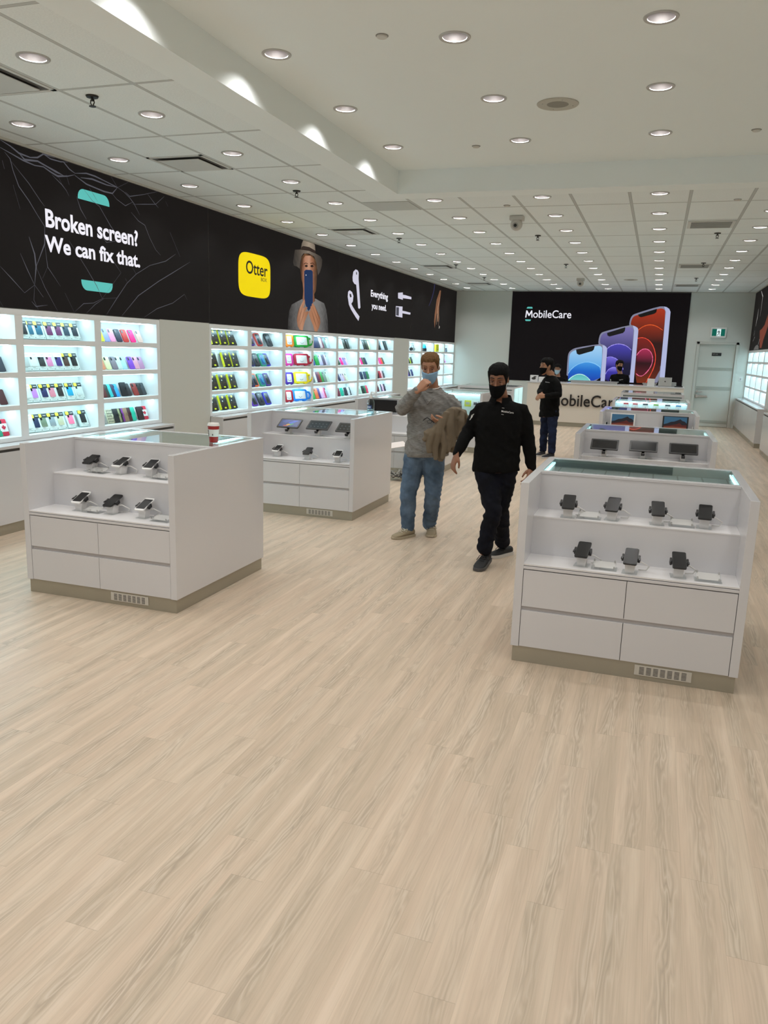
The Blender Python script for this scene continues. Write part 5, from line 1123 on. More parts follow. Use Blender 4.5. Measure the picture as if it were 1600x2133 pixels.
MB().lathe([(0, .176), (.018, .176), (.018, .20), (.007, .205), (.006, .235), (0, .235)], 20).tube([(0, 0, .24), (.02, -.005, .243), (.045, -.01, .238), (.048, -.011, .228)], .0065, 8).build('pump', WBEZ, sa, 60)
# goods in the lit vitrines
def vit(name, label, x, y, z, w, h, d, c, c2, cat='box'):
    o = thing(name, label, cat, (x, y, z)); MB().box(-w/2, w/2, -d/2, d/2, 0, h, .003).build('carton', M('carton_'+c, c, .4), o)
    MB().box(-w*.32, w*.32, -d/2-.0008, -d/2, h*.28, h*.75).build('picture', M('pic_'+c2, c2, .4), o); return o
HY = 13.47+.18
for x, z, w, h, c, c2, lb in ((-3.085, .797, .11, .10, '#d9e03c', '#b8bfae', 'yellow earbud carton on the upper shelf of the lit left vitrine'), (-2.945, .797, .10, .095, '#dfe4e6', '#3b4248', 'white carton with dark picture on upper shelf of lit left vitrine'), (-3.22, .797, .05, .09, '#8fa0a4', '#5a6468', 'narrow grey carton on the upper shelf of the lit left vitrine'),
        (-3.055, .575, .06, .085, '#e4e8e8', '#4a5256', 'small white carton on the floor of the lit left vitrine'), (-3.15, .575, .05, .10, '#c4ccd0', '#6c7478', 'small grey carton on the floor of the lit left vitrine'), (-2.97, .575, .06, .09, '#dde2e4', '#6a7276', 'pale carton at the right on the floor of the lit left vitrine')):
    vit('product_carton', lb, x, HY, z, w, h, .05, c, c2)
FY = 13.494+.17
for k, (x, c, nm) in enumerate(((-.435, '#d24a54', 'red'), (-.29, '#d85a5e', 'coral'), (-.132, '#3a3f48', 'black'), (.033, '#86b450', 'green'), (.214, '#343a44', 'charcoal'), (.378, '#5aa0d8', 'blue'))):
    o = thing('earphone_pack', '%s-topped earphone pack hanging in the lit right vitrine' % nm, 'package', (x, FY, .797), 0, 'earphone packs in the lit right vitrine')
    MB().box(-.05, .05, -.012, .012, 0, .165, .003).build('white_pack', M('pack_white', '#e6eeee', .3), o); MB().box(-.04, .04, -.014, .013, .165, .19, .003).build('coloured_header', M('head_'+c, c, .4), o); MB().tube([(0, -.014, .14), (.008, -.014, .09), (-.01, -.014, .05), (.012, -.014, .03)], .003, 6).build('earphone_cord', M('head_'+c, c, .4), o)
# clear stand on the floor beyond the tablets
cs = thing('acrylic_stand', 'clear acrylic floor stand with white leaflet between island and grey sweatshirt person', 'stand', (-3.22, 10.06, 0))
MB().box(-.15, .14, -.15, .15, 0, .006, .001).build('base', CLEAR, cs); MB().box(-.15, -.144, -.13, .13, .006, .46).box(.134, .14, -.13, .13, .006, .46).build('side_sheet', CLEAR, cs); MB().box(-.15, .14, .13, .136, .006, .46).build('back_sheet', CLEAR, cs)
Mx = Matrix.Translation((0, -.02, .47)) @ Matrix.Rotation(math.radians(14), 4, 'X') @ Matrix.Rotation(math.radians(35), 4, 'Z')
MB().box(-.13, .13, -.10, .10, 0, .006, .002, mat=Mx).build('leaflet', M('leaflet_paper', '#e9dfda', .5), cs)
bg = thing('cable_pile', 'tangled grey cables and plastic wrap on the floor inside the acrylic stand', 'cables', (-3.22, 10.06, .007))
rr = random.Random(5)
for k in range(7):
    pts = []; a = rr.uniform(0, 6)
    for i in range(14): a += rr.uniform(.3, .8); pts.append((min(.1, max(-.11, .085*math.cos(a)+rr.uniform(-.02, .02))), .08*math.sin(a), .012+.1*rr.random()*(i/14)+.01*k))
    MB().tube(pts, rr.choice([.005, .007]), 6).build('cable', [GREYPL, BLACKM, ALU][k % 3], bg, 180)

# joints of the people, in metres
POSE_G={'chin':(-1.903,6.88,1.44),'crown':(-1.946,6.97,1.696),'neck':(-1.918,6.99,1.383),'shR':(-2.091,6.99,1.351),'elR':(-2.144,6.8,1.197),'wrR':(-1.962,6.7,1.387),'fiR':(-1.899,6.72,1.466),'shL':(-1.754,7.0,1.351),'elL':(-1.66,6.99,1.153),'wrL':(-1.717,6.73,1.125),'fiL':(-1.805,6.66,1.122),'hem':(-1.941,6.98,0.805),'hipR':(-2.053,6.98,0.742),'hipL':(-1.869,6.99,0.754),'knR':(-2.087,6.92,0.397),'anR':(-2.087,6.96,0.074),'knL':(-1.867,6.99,0.4),'anL':(-1.938,7.17,0.073)}
POSE_D={'chin':(-1.171,6.2,1.386),'crown':(-1.182,6.3,1.626),'neck':(-1.163,6.33,1.354),'shR':(-1.323,6.33,1.286),'elR':(-1.41,6.3,1.082),'wrR':(-1.461,6.14,0.906),'fiR':(-1.484,6.1,0.792),'shL':(-0.991,6.35,1.294),'elL':(-0.93,6.38,1.035),'wrL':(-0.885,6.36,0.799),'fiL':(-0.898,6.3,0.732),'hem':(-1.17,6.33,0.786),'hipR':(-1.236,6.33,0.78),'hipL':(-1.101,6.34,0.79),'knR':(-1.144,6.18,0.474),'anR':(-1.208,6.22,0.143),'knL':(-1.121,6.36,0.47),'anL':(-1.141,6.63,0.133)}
POSE_T={'chin':(-1.779,13.66,1.379),'crown':(-1.77,13.74,1.656),'neck':(-1.692,13.74,1.352),'shF':(-1.806,13.92,1.276),'elF':(-1.847,13.85,1.091),'wrF':(-1.831,13.55,1.099),'fiF':(-1.864,13.48,1.055),'shN':(-1.554,13.6,1.274),'elN':(-1.496,13.55,1.069),'wrN':(-1.727,13.45,1.038),'fiN':(-1.844,13.44,1.033),'hem':(-1.681,13.74,0.687),'hipF':(-1.75,13.82,0.682),'hipN':(-1.61,13.66,0.701),'knF':(-1.75,13.8,0.35),'anF':(-1.756,13.84,0.057),'knN':(-1.589,13.62,0.369),'anN':(-1.574,13.62,0.069)}
POSE_C1={'crown':(-2.428,20.9,1.487),'chin':(-2.416,20.85,1.234)}
POSE_C2={'crown':(-0.931,20.9,1.634),'chin':(-0.887,20.85,1.368),'shR':(-1.079,20.9,1.241),'shL':(-0.732,20.9,1.254)}
# ---------------------------------------------------------------- people
def V(p): return Vector(p)
def fuse(mb, voxel, smooth=4, bump=None, seed=0.):
    """one continuous skin over overlapping closed shapes, with cloth folds pushed in along the normals"""
    me = bpy.data.meshes.new('fused'); bmesh.ops.recalc_face_normals(mb.b, faces=mb.b.faces[:]); mb.b.to_mesh(me); mb.b.free()
    o = bpy.data.objects.new('fused', me); COL.objects.link(o)
    r = o.modifiers.new('r', 'REMESH'); r.mode = 'VOXEL'; r.voxel_size = voxel
    s = o.modifiers.new('s', 'SMOOTH'); s.factor = .5; s.iterations = smooth
    out = bpy.data.meshes.new_from_object(o.evaluated_get(bpy.context.evaluated_depsgraph_get()))
    bpy.data.objects.remove(o); bpy.data.meshes.remove(me)
    if bump: bump(out, seed)
    out.polygons.foreach_set('use_smooth', [True]*len(out.polygons))
    return out
def folds(amp, sx=7., sz=16., only=None):
    def f(me, seed):
        ns = [v.normal.copy() for v in me.vertices]
        for v, n in zip(me.vertices, ns):
            p = v.co; k = 1. if only is None else only(p)
            a = noise.noise(Vector((p.x*sx+seed, p.y*sx, p.z*sz+p.x*9)))
            b = noise.noise(Vector((p.x*sx*2.3, p.y*sx*2.3+seed, p.z*sz*1.9-p.x*14)))
            v.co = p + n*amp*k*(1.-2.*abs(a)*1.3 - .5 + .45*b)
    return f
def ring(c, side, fwd, a, b, n=24, p=.92):
    out = []
    for k in range(n):
        t = 2*PI*k/n; ct, st = math.cos(t), math.sin(t)
        out.append(c + side*(a*math.copysign(abs(ct)**p, ct)) + fwd*(b*math.copysign(abs(st)**p, st)))
    return out
def limb(mb, nodes, side=Vector((1, 0, 0)), n=14):
    """tapering limb through nodes (point, half width, half depth)"""
    P = [V(q[0]) for q in nodes]; rings = []
    for i, q in enumerate(nodes):
        t = (P[min(i+1, len(P)-1)]-P[max(i-1, 0)]).normalized()
        if i == 0 and abs(side.dot(t)) > .8: side = t.orthogonal()
        s = (side - t*side.dot(t)).normalized(); side = s                 # carried along the limb so that it never twists
        f = t.cross(s); rings.append([P[i] + s*(q[1]*math.cos(2*PI*k/n)) + f*(q[2]*math.sin(2*PI*k/n)) for k in range(n)])
    t0 = (P[0]-P[1]).normalized(); t1 = (P[-1]-P[-2]).normalized()
    r0 = [P[0]+t0*nodes[0][1]*.5+(p-P[0])*.6 for p in rings[0]]; r1 = [P[-1]+t1*nodes[-1][1]*.4+(p-P[-1])*.6 for p in rings[-1]]
    mb.loft([r0]+rings+[r1]); return mb
def lerp(a, b, t): return V(a)*(1-t)+V(b)*t
HEAD = [(.0, .026, -.082, -.040), (.012, .038, -.090, -.02), (.03, .050, -.092, .01), (.05, .058, -.090, .045), (.075, .064, -.089, .072), (.10, .069, -.086, .086), (.12, .0715, -.083, .094), (.14, .073, -.081, .099), (.16, .0745, -.086, .101), (.18, .0745, -.083, .101), (.20, .069, -.072, .093), (.215, .057, -.055, .076), (.226, .036, -.032, .046), (.232, .012, -.006, .022)]
def hprof(z):
    z = max(0., min(.232, z))
    for a, b in zip(HEAD, HEAD[1:]):
        if z <= b[0]:
            t = (z-a[0])/(b[0]-a[0]); return [a[i]*(1-t)+b[i]*t for i in (1, 2, 3)]
def hpt(phi, z, off=0.):              # phi 0 looks forward (-y), positive to +x
    w, f, bk = hprof(z); yc = (f+bk)/2; h = (bk-f)/2
    return Vector(((w+off)*math.sin(phi), yc-(h+off)*math.cos(phi), z))
def head_matrix(chin, crown, yaw, pitch, roll=0., scale=None):
    """local frame: origin at the chin, +z to the crown, facing -y"""
    s = scale or (V(crown)-V(chin)).length/.258
    R = Matrix.Rotation(yaw, 4, 'Z') @ Matrix.Rotation(roll, 4, 'Y') @ Matrix.Rotation(pitch, 4, 'X')
    mid = R @ Vector((0, 0, .116*s))
    c = (V(chin)+V(crown))/2
    return Matrix.Translation(c-mid) @ R @ Matrix.Diagonal((s*.95, s, s, 1))
def add_head(mb, Mh):
    X = lambda p: Mh @ V(p)
    mb.loft([[X(hpt(2*PI*k/28, z)) for k in range(28)] for z in [q[0] for q in HEAD]])
    sc = Mh.to_scale().x
    def tb(path, r): mb.tube([X(p) for p in path], [q*sc for q in r], 8)
    tb([(0, -.078, .158), (0, -.092, .132), (0, -.106, .112), (0, -.100, .100)], [.007, .0085, .0125, .009])
    for s in (-1, 1):
        tb([(s*.010, -.088, .104), (s*.017, -.084, .103)], [.008, .006])
        tb([(s*.012, -.083, .160), (s*.034, -.081, .163), (s*.055, -.064, .157)], [.006, .0075, .005])
        tb([(s*.034, -.072, .108), (s*.05, -.062, .112)], [.014, .011])
        mb.ball((0, 0, 0), 1, 2, mat=Mh @ Matrix.Translation((s*.075, .012, .125)) @ Matrix.Rotation(s*.35, 4, 'Z') @ Matrix.Diagonal((.009, .019, .031, 1)))
    tb([(-.022, -.087, .062), (0, -.094, .062), (.022, -.087, .062)], [.004, .0065, .004]); tb([(-.018, -.085, .05), (0, -.092, .05), (.018, -.085, .05)], [.004, .007, .004])
    return mb
def add_hand(mb, wrist, tip, back, curl, thumb_side, sc=1., spread=1., thumb_curl=.3):
    """palm with knuckles, four jointed fingers and a thumb; 'back' is the direction the back of the hand faces"""
    w = V(wrist); y = (V(tip)-w).normalized(); z = V(back); z = (z-y*z.dot(y)).normalized(); x = y.cross(z)*thumb_side
    P = lambda a, b, c: w + (x*a + y*b + z*c)*sc
    for (a0, a1) in ((-.026, -.026), (-.009, -.009), (.009, .009), (.025, .026)):
        limb(mb, [(P(a0*.7, -.01, 0), .013*sc, .014*sc), (P(a0, .04, .0), .0125*sc, .014*sc), (P(a1, .085, 0), .0115*sc, .0115*sc)], x, 10)
    limb(mb, [(P(0, -.03, 0), .028*sc, .021*sc), (P(0, .0, 0), .029*sc, .018*sc), (P(0, .05, 0), .036*sc, .014*sc), (P(0, .08, 0), .036*sc, .011*sc)], x, 12)
    for i, (bx_, ln) in enumerate(((-.030, .070), (-.0105, .079), (.0105, .073), (.029, .057))):
        p = P(bx_, .085, 0); a = 0.; ang = (bx_/.03)*.13*spread; pts = [p]
        for sgm, fr in enumerate((.46, .30, .24)):
            a += curl[i] if hasattr(curl, '__len__') else curl
            d = (y*math.cos(a) - z*math.sin(a)) + x*math.sin(ang)*math.cos(a)
            p = p + d.normalized()*ln*fr*sc; pts.append(p)
        limb(mb, [(q, r*sc, r*sc) for q, r in zip(pts, (.0092, .0086, .0078, .0064))], x, 8)
    p0 = P(-.024, .012, -.006); p1 = P(-.046, .045, -.016); p2 = P(-.052+.02*thumb_curl, .072, -.026-.01*thumb_curl); p3 = P(-.050+.05*thumb_curl, .094, -.034-.02*thumb_curl)
    limb(mb, [(p0, .014*sc, .014*sc), (p1, .0115*sc, .0115*sc), (p2, .0098*sc, .0095*sc), (p3, .0075*sc, .007*sc)], x, 8)
    return mb
SKIN_A = M('skin_fair_tanned', '#b07f63', .5, bump=(120., .05)); SKIN_B = M('skin_brown', '#8a5d44', .5, bump=(120., .05)); SKIN_C = M('skin_light_brown', '#a5775a', .5, bump=(120., .05))
def face_parts(t, Mh, brow, lid, hexeye='#2a1c16'):
    X = lambda p: Mh @ V(p); sc = Mh.to_scale().x
    for s in (-1, 1):
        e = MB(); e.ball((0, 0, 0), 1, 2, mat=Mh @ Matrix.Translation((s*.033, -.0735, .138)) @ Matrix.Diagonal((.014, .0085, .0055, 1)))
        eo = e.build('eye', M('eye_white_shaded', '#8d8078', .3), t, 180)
        MB().ball((0, 0, 0), 1, 2, mat=Mh @ Matrix.Translation((s*.032, -.0782, .137)) @ Matrix.Diagonal((.0085, .0042, .0052, 1))).build('iris', M('iris_'+hexeye, hexeye, .2), eo, 180)
        MB().ball((0, 0, 0), 1, 2, mat=Mh @ Matrix.Translation((s*.0335, -.0755, .1445)) @ Matrix.Diagonal((.0175, .0105, .0068, 1))).build('eyelid', lid, t, 180)
        MB().tube([X((s*.012, -.0885, .166)), X((s*.033, -.0885, .173)), X((s*.056, -.071, .166))], [.0028*sc, .0045*sc, .0018*sc], 8).build('eyebrow', M('brow_'+brow, brow, .8), t, 180)
def hair(t, Mh, hexc, front=.196, side=.150, back=.055, thick=.011, top=.016, seed=0., name='hair', burn=.118):
    """a cap of hair from a hairline that rises over the forehead and drops behind the ears"""
    n, m = 40, 12; mb = MB(); rings = []
    def line(phi):
        a = abs((phi+PI) % (2*PI)-PI)
        if a < .75: return front-.002*math.cos(a*9+seed)
        if a < 1.25: return front+(burn-front)*((a-.75)/.5)**1.3
        if a < 1.75: return burn+(side-burn)*((a-1.25)/.5)
        if a < 2.2: return side+(back-side)*((a-1.75)/.45)
        return back
    def pt(phi, z, off):
        zz = min(z, .2319); return hpt(phi, zz, off) + Vector((0, 0, off*max(0, (zz-.17)/.06)))
    for i in range(m+1):
        r = []
        for k in range(n):
            phi = 2*PI*k/n; z0 = line(phi); s = (i/m); z = z0+(.2315-z0)*(1-(1-s)**1.7)
            off = thick*min(1., .35+s*2.2) + (top-thick)*s
            q = pt(phi, z, off); nn = noise.noise(Vector((phi*5+seed, z*60, seed)))*.005+noise.noise(Vector((math.sin(phi)*14+seed, z*25, math.cos(phi)*14)))*.0045
            d = (q-Vector((0, .01, .11))).normalized(); r.append(Mh @ (q+d*nn))
        rings.append(r)
    inner = [[Mh @ pt(2*PI*k/n, line(2*PI*k/n), -.006) for k in range(n)]]
    mb.loft(inner+rings)
    g_ = 'hairmat_'+hexc
    if g_ not in MATS:
        g = G(g_); tc = g.n('TexCoord').outputs['Object']
        v = g.n('Mapping', {0: tc, 3: (160., 160., 40.)}).outputs[0]
        nz = g.n('TexNoise', {'Vector': v, 'Scale': 1., 'Detail': 3.}).outputs[0]
        c = lin(hexc); c2 = tuple(min(1., q*1.6+.002) for q in c); c1 = tuple(q*.55 for q in c)
        MATS[g_] = g.end(g.bsdf({'Base Color': g.ramp(nz, [(.3, c1), (.7, c2)]), 'Roughness': .7, 'Specular IOR Level': .12, 'Normal': g.n('Bump', {'Strength': 1., 'Distance': .006, 'Height': nz}).outputs[0]}).outputs[0])
    return mb.build(name, MATS[g_], t, 180)
def mask(t, Mh, hexc, pleats=True, z0=.001, z1=.114, loops='#e8e8ea', lift=.012):
    nphi, nz = 17, 9; lim = 1.28; out, inn = [], []
    for j in range(nz):
        v = j/(nz-1); ro, ri = [], []
        for i in range(nphi):
            u = -1+2*i/(nphi-1); phi = u*lim; zz = z0+.034*u*u+(z1-z0-.046*u*u)*v
            bul = (1-u*u); nose = .016*math.exp(-(u*2.8)**2)*max(0, v-.4)*1.7
            off = .0075 + lift*bul*(1-.5*abs(2*v-1)) + nose
            if pleats and 1 < j < nz-1: off += .0014*(j % 2)
            p = hpt(phi, max(zz, .004), off)
            ro.append(p); ri.append(p*1.); ri[-1] = hpt(phi, max(zz, .004), off-.003)
        out.append(ro); inn.append(ri)
    b = bmesh.new()
    vo = [[b.verts.new(Mh @ p) for p in r] for r in out]; vi = [[b.verts.new(Mh @ p) for p in r] for r in inn]
    for g_, fl in ((vo, 0), (vi, 1)):
        for j in range(nz-1):
            for i in range(nphi-1):
                q = (g_[j][i], g_[j][i+1], g_[j+1][i+1], g_[j+1][i]); b.faces.new(q if not fl else q[::-1])
    edge = [(0, i) for i in range(nphi)] + [(j, nphi-1) for j in range(1, nz)] + [(nz-1, i) for i in range(nphi-2, -1, -1)] + [(j, 0) for j in range(nz-2, 0, -1)]
    for a, c in zip(edge, edge[1:]+edge[:1]): b.faces.new((vo[a[0]][a[1]], vi[a[0]][a[1]], vi[c[0]][c[1]], vo[c[0]][c[1]]))
    mb = MB(); mb.b.free(); mb.b = b
    mo = mb.build('face_mask', M('mask_'+hexc, hexc, .9, spec=.15), t, 180)
    sc = Mh.to_scale().x
    for s in (-1, 1):
        MB().tube([Mh @ hpt(s*lim, .100, .005), Mh @ Vector((s*.078, -.02, .135)), Mh @ Vector((s*.082, .012, .158)), Mh @ Vector((s*.084, .034, .13)), Mh @ Vector((s*.080, .02, .095)), Mh @ hpt(s*lim, .03, .005)], .0016*sc, 6).build('ear_loop', M('loop_'+loops, loops, .6), mo, 180)
    return mo
def torso_rings(hem, neck, hs, ss, prof, k=1.):
    rings = []
    for s, a, b in prof:
        side = hs.lerp(ss, min(1., s*1.15)).normalized(); up = (V(neck)-V(hem)).normalized(); fwd = side.cross(up).normalized()
        rings.append(ring(lerp(hem, neck, s), side, fwd, a*k, b*k))
    return rings
SHIRT = [(0, .192, .142), (.04, .196, .146), (.16, .192, .142), (.34, .186, .135), (.52, .192, .133), (.68, .200, .132), (.80, .198, .124), (.87, .186, .108), (.915, .158, .096), (.958, .118, .084), (1.0, .080, .074)]
def surface_y(obj_mesh, pts2, y0, d=.0015):
    """lays points (x, z) onto a garment seen along +y"""
    from mathutils.bvhtree import BVHTree
    bv = BVHTree.FromPolygons([v.co for v in obj_mesh.vertices], [tuple(p.vertices) for p in obj_mesh.polygons])
    out = []
    for x, z in pts2:
        h = bv.ray_cast(Vector((x, y0-.8, z)), Vector((0, 1, 0)))
        out.append(Vector((x, (h[0].y if h[0] else y0)-d, z)))
    return out
def stick_text(name, body, mat, t, garment, x0, x1, zmid, y0, slope=0.):
    me = text_mesh(body, .01, .002)
    xs = [v.co.x for v in me.vertices]; ys = [v.co.y for v in me.vertices]; a, b, c, d = min(xs), max(xs), min(ys), max(ys); sc = (x1-x0)/(b-a)
    p2 = [(x0+(v.co.x-a)*sc, zmid+(v.co.y-(c+d)/2)*sc+slope*(v.co.x-a)*sc) for v in me.vertices]
    for v, q in zip(me.vertices, surface_y(garment, p2, y0)): v.co = q-Vector((0, .0006 if v.co.z > 0 else 0, 0))
    return link(name, me, mat, t)
def shoe(t, name, heel, toe, up, upper_mat, sole_mat, w=.047, L=None, laces=None, sole_h=.024, high=.075):
    heel, toe = V(heel), V(toe); L = L or (toe-heel).length; y = (toe-heel).normalized(); z = V(up); z = (z-y*z.dot(y)).normalized(); x = y.cross(z)
    P = lambda a, b, c: heel + x*a + y*b*L + z*c
    def r(b, ww, z0, z1, n=18):
        return [P(ww*math.cos(2*PI*k/n), b, z0+(z1-z0)*(.5+.5*math.copysign(abs(math.sin(2*PI*k/n))**.8, math.sin(2*PI*k/n)))) for k in range(n)]
    mb = MB().loft([r(b, w*ww, sole_h*.6, h) for b, ww, h in ((-.03, .35, high*.8), (0, .68, high), (.12, .80, high*1.05), (.28, .84, high*1.02), (.42, .90, high*.93), (.58, 1., high*.78), (.75, 1.03, high*.66), (.88, .90, high*.56), (.96, .66, high*.45), (1.0, .3, high*.36))])
    up_ = mb.build(name, upper_mat, t, 60)
    MB().loft([[P(1.09*w*ww*math.cos(2*PI*k/20), b, z0 + (z1-z0)*(1 if math.sin(2*PI*k/20) > 0 else 0)) for k in range(20)] for b, ww, z0, z1 in ((-.045, .4, .0, sole_h), (-.02, .72, 0, sole_h), (.1, .84, 0, sole_h), (.4, .92, 0, sole_h), (.62, 1.06, 0, sole_h), (.8, 1.06, 0, sole_h), (.95, .78, .003, sole_h), (1.02, .38, .006, sole_h))]).build('sole', sole_mat, up_, 40)
    if laces:
        for k in range(3): MB().tube([P(-w*.5, .42+.09*k, high*(.95-.1*k)), P(0, .44+.09*k, high*(1.06-.12*k)), P(w*.5, .42+.09*k, high*(.95-.1*k))], .0032, 6).build('lace', laces, up_, 180)
        MB().tube([P(0, .42, high*1.02), P(-w*.7, .40, high*1.12), P(-w*1.0, .5, high*.85), P(-w*.4, .5, high*.98), P(0, .42, high*1.04), P(w*.7, .42, high*1.1), P(w*1.0, .56, high*.7)], .003, 6).build('lace', laces, up_, 180)
    return up_
SKINP = M('skin', '#a5775a')
def person(label, J, Mh, skin, top, pants, cfg):
    """J: world joints.  One continuous body; garments, hair, mask and shoes are its parts."""
    base = V(cfg['base']); t = thing('person', label, 'person', base)
    inv = Matrix.Translation(-base)
    J = {k: V(v)-base for k, v in J.items()}; Mh = inv @ Mh
    for s in 'RL': J['sh'+s] = J['sh'+s]-Vector((0, 0, cfg.get('drop', .02)))
    hs = (J['hipL']-J['hipR']).normalized(); ss = (J['shL']-J['shR']).normalized(); vx = cfg.get('voxel', .0055)
    # body
    mb = MB(); add_head(mb, Mh); sc = Mh.to_scale().x
    limb(mb, [(J['neck']+Vector((0, .015, -.05)), .066, .062), (J['neck']+Vector((0, .005, .02)), .056, .058), (Mh @ Vector((0, .02, .055)), .054*sc, .062*sc)])
    mb.loft(torso_rings(J['hem'], J['neck'], hs, ss, SHIRT, .90))
    for s in 'RL':
        sh, el, wr = J['sh'+s], J['el'+s], J['wr'+s]
        limb(mb, [(sh, .042, .046), (lerp(sh, el, .5), .046, .048), (el, .040, .040), (lerp(el, wr, .35), .040, .040), (lerp(el, wr, .8), .030, .028), (wr, .027, .023)])
        hp, kn, an = J['hj'+s], J['kn'+s], J['an'+s]
        limb(mb, [(hp, .075, .08), (lerp(hp, kn, .5), .068, .072), (kn, .052, .054), (lerp(kn, an, .35), .052, .055), (an, .036, .038)])
        limb(mb, [(an+Vector((0, 0, .02)), .034, .036), (an+Vector((0, 0, -.02)), .034, .04)])
        h = cfg['hands'][s]; add_hand(mb, wr, J['fi'+s], h[0], h[1], h[2], h[3] if len(h) > 3 else 1., thumb_curl=h[4] if len(h) > 4 else .3)
    link('body', fuse(mb, vx, 2), skin, t)
    # shirt
    mb = MB(); mb.loft(torso_rings(J['hem'], J['neck'], hs, ss, SHIRT, cfg.get('girth', 1.)))
    for s in 'RL':
        sh, el, wr = J['sh'+s], J['el'+s], J['wr'+s]; k = cfg.get('sleeve', 1.); inn = lerp(sh, J['neck'], .5)-Vector((0, 0, .022))
        cw = lerp(el, wr, .97)
        limb(mb, [(inn, .050, .06), (sh, .057*k, .068*k), (lerp(sh, el, .3), .066*k, .070*k), (lerp(sh, el, .7), .059*k, .060*k), (el, .056*k, .056*k), (lerp(el, wr, .35), .054*k, .053*k), (lerp(el, wr, .75), .046*k, .044*k), (lerp(el, wr, .88), .041*k, .039*k), (cw, .038, .035)])
    gm = fuse(mb, vx*1.25, 9, folds(cfg.get('fold', .008), 6., 13.), cfg.get('seed', 1.))
    g_ = link(cfg['top_name'], gm, top, t)
    # trousers
    mb = MB(); up = (J['neck']-J['hem']).normalized(); pc = (J['hjR']+J['hjL'])/2; fw = hs.cross(Vector((0, 0, 1))).normalized()
    mb.loft([ring(pc+Vector((0, 0, z)), hs, fw, a, b) for z, a, b in ((-.10, .135, .105), (-.04, .172, .13), (.04, .176, .132), (.12, .165, .122))])
    for s in 'RL':
        hp, kn, an = J['hj'+s], J['kn'+s], J['an'+s]; k = cfg.get('leg', 1.)
        limb(mb, [(hp, .094*k, .10*k), (lerp(hp, kn, .3), .092*k, .098*k), (lerp(hp, kn, .65), .080*k, .084*k), (kn, .068*k, .071*k), (lerp(kn, an, .3), .067*k, .071*k), (lerp(kn, an, .7), .062*k, .066*k), (lerp(kn, an, .93), .060*k, .064*k), (lerp(kn, an, 1.0), .060*k, .063*k)], hs)
    link(cfg['pants_name'], fuse(mb, vx*1.35, 4, folds(cfg.get('pfold', .007), 7., 15.), cfg.get('seed', 1.)+9), pants, t)
    return t, g_, Mh, J
def DENIM(name, a, b, fade):
    g = G(name); tc = g.n('TexCoord').outputs['Object']; z = g.n('SeparateXYZ', {0: tc}).outputs[2]
    n1 = g.n('TexNoise', {'Vector': tc, 'Scale': 7., 'Detail': 3.}).outputs[0]; n2 = g.n('TexNoise', {'Vector': g.n('Mapping', {0: tc, 3: (400., 400., 120.)}).outputs[0], 'Scale': 1., 'Detail': 2.}).outputs[0]
    c = g.ramp(n1, [(.35, lin(a)), (.65, lin(b))]); c = g.n('Mix', {0: .5, 6: c, 7: g.ramp(n2, [(.3, (.8, .8, .8)), (.7, (1.1, 1.1, 1.1))])}, data_type='RGBA', blend_type='MULTIPLY').outputs[2]
    return g.end(g.bsdf({'Base Color': c, 'Roughness': .92, 'Specular IOR Level': .2, 'Normal': g.n('Bump', {'Strength': .25, 'Distance': .002, 'Height': n2}).outputs[0]}).outputs[0])
def KNIT(name, a, b, s=(90., 90., 260.)):
    g = G(name); tc = g.n('TexCoord').outputs['Object']
    n = g.n('TexNoise', {'Vector': g.n('Mapping', {0: tc, 3: s}).outputs[0], 'Scale': 1., 'Detail': 3.}).outputs[0]
    return g.end(g.bsdf({'Base Color': g.ramp(n, [(.3, lin(a)), (.7, lin(b))]), 'Roughness': .95, 'Specular IOR Level': .2, 'Normal': g.n('Bump', {'Strength': .3, 'Distance': .002, 'Height': n}).outputs[0]}).outputs[0])
BLUEJ = DENIM('washed_blue_denim', '#46586c', '#65798f', .3); DARKJ = DENIM('dark_denim', '#0a0b11', '#12141f', .1); NAVYJ = DENIM('navy_denim', '#151a2c', '#222c46', .1)
GREYK = KNIT('grey_marl_fleece', '#6f6d6a', '#8f8d8a', (30., 30., 170.)); BLACKK = KNIT('black_pique', '#050505', '#0a0909')
LOGO_W = M('embroidery_white', '#d5d3d0', .6)

# the person in the grey sweatshirt
J = dict(POSE_G); J['hjR'] = Vector(J['hipR'])+Vector((.018, 0, .10)); J['hjL'] = Vector(J['hipL'])+Vector((-.004, 0, .10)); J['hem'] = Vector(J['hem'])+Vector((0, 0, -.005))
Mh = head_matrix(J['chin'], J['crown'], .10, .36, -.02)
tA, gA, MhA, JA = person('person in grey crew-neck sweatshirt and blue jeans touching a light blue face mask', J, Mh, SKIN_A, GREYK, BLUEJ,
    dict(base=(-1.96, 6.98, 0), hands={'R': ((-.35, -1, .1), (.75, .7, .7, .8), -1, 1., .8), 'L': ((.1, -.35, -1.), (.45, .55, .6, .65), -1, 1., .5)}, top_name='sweatshirt', pants_name='jeans', fold=.011, drop=.068, seed=3., girth=1.06, sleeve=1.14, leg=1.12))
face_parts(tA, MhA, '#7a5a3e', M('lid_tanned', '#8f6048', .5)); hair(tA, MhA, '#6b4f33', front=.196, back=.06, thick=.0075, top=.015, seed=2.)
mask(tA, MhA, '#8fb2cf', True)
nk = JA['neck']
MB().tube([nk+Vector((.083*math.cos(a), -.004+.082*math.sin(a), .0-.018*math.sin(a)*-1-.006)) for a in [k*2*PI/24 for k in range(25)]], .011, 8).build('neck_rib', GREYK, tA, 180)
MB().tube([nk+Vector((.07*math.cos(a), -.004+.070*math.sin(a), .016+.016*math.sin(a))) for a in [-1.2+k*.12 for k in range(20)]], .0055, 8).build('undershirt_collar', M('white_cotton', '#d9d4d2', .8), tA, 180)
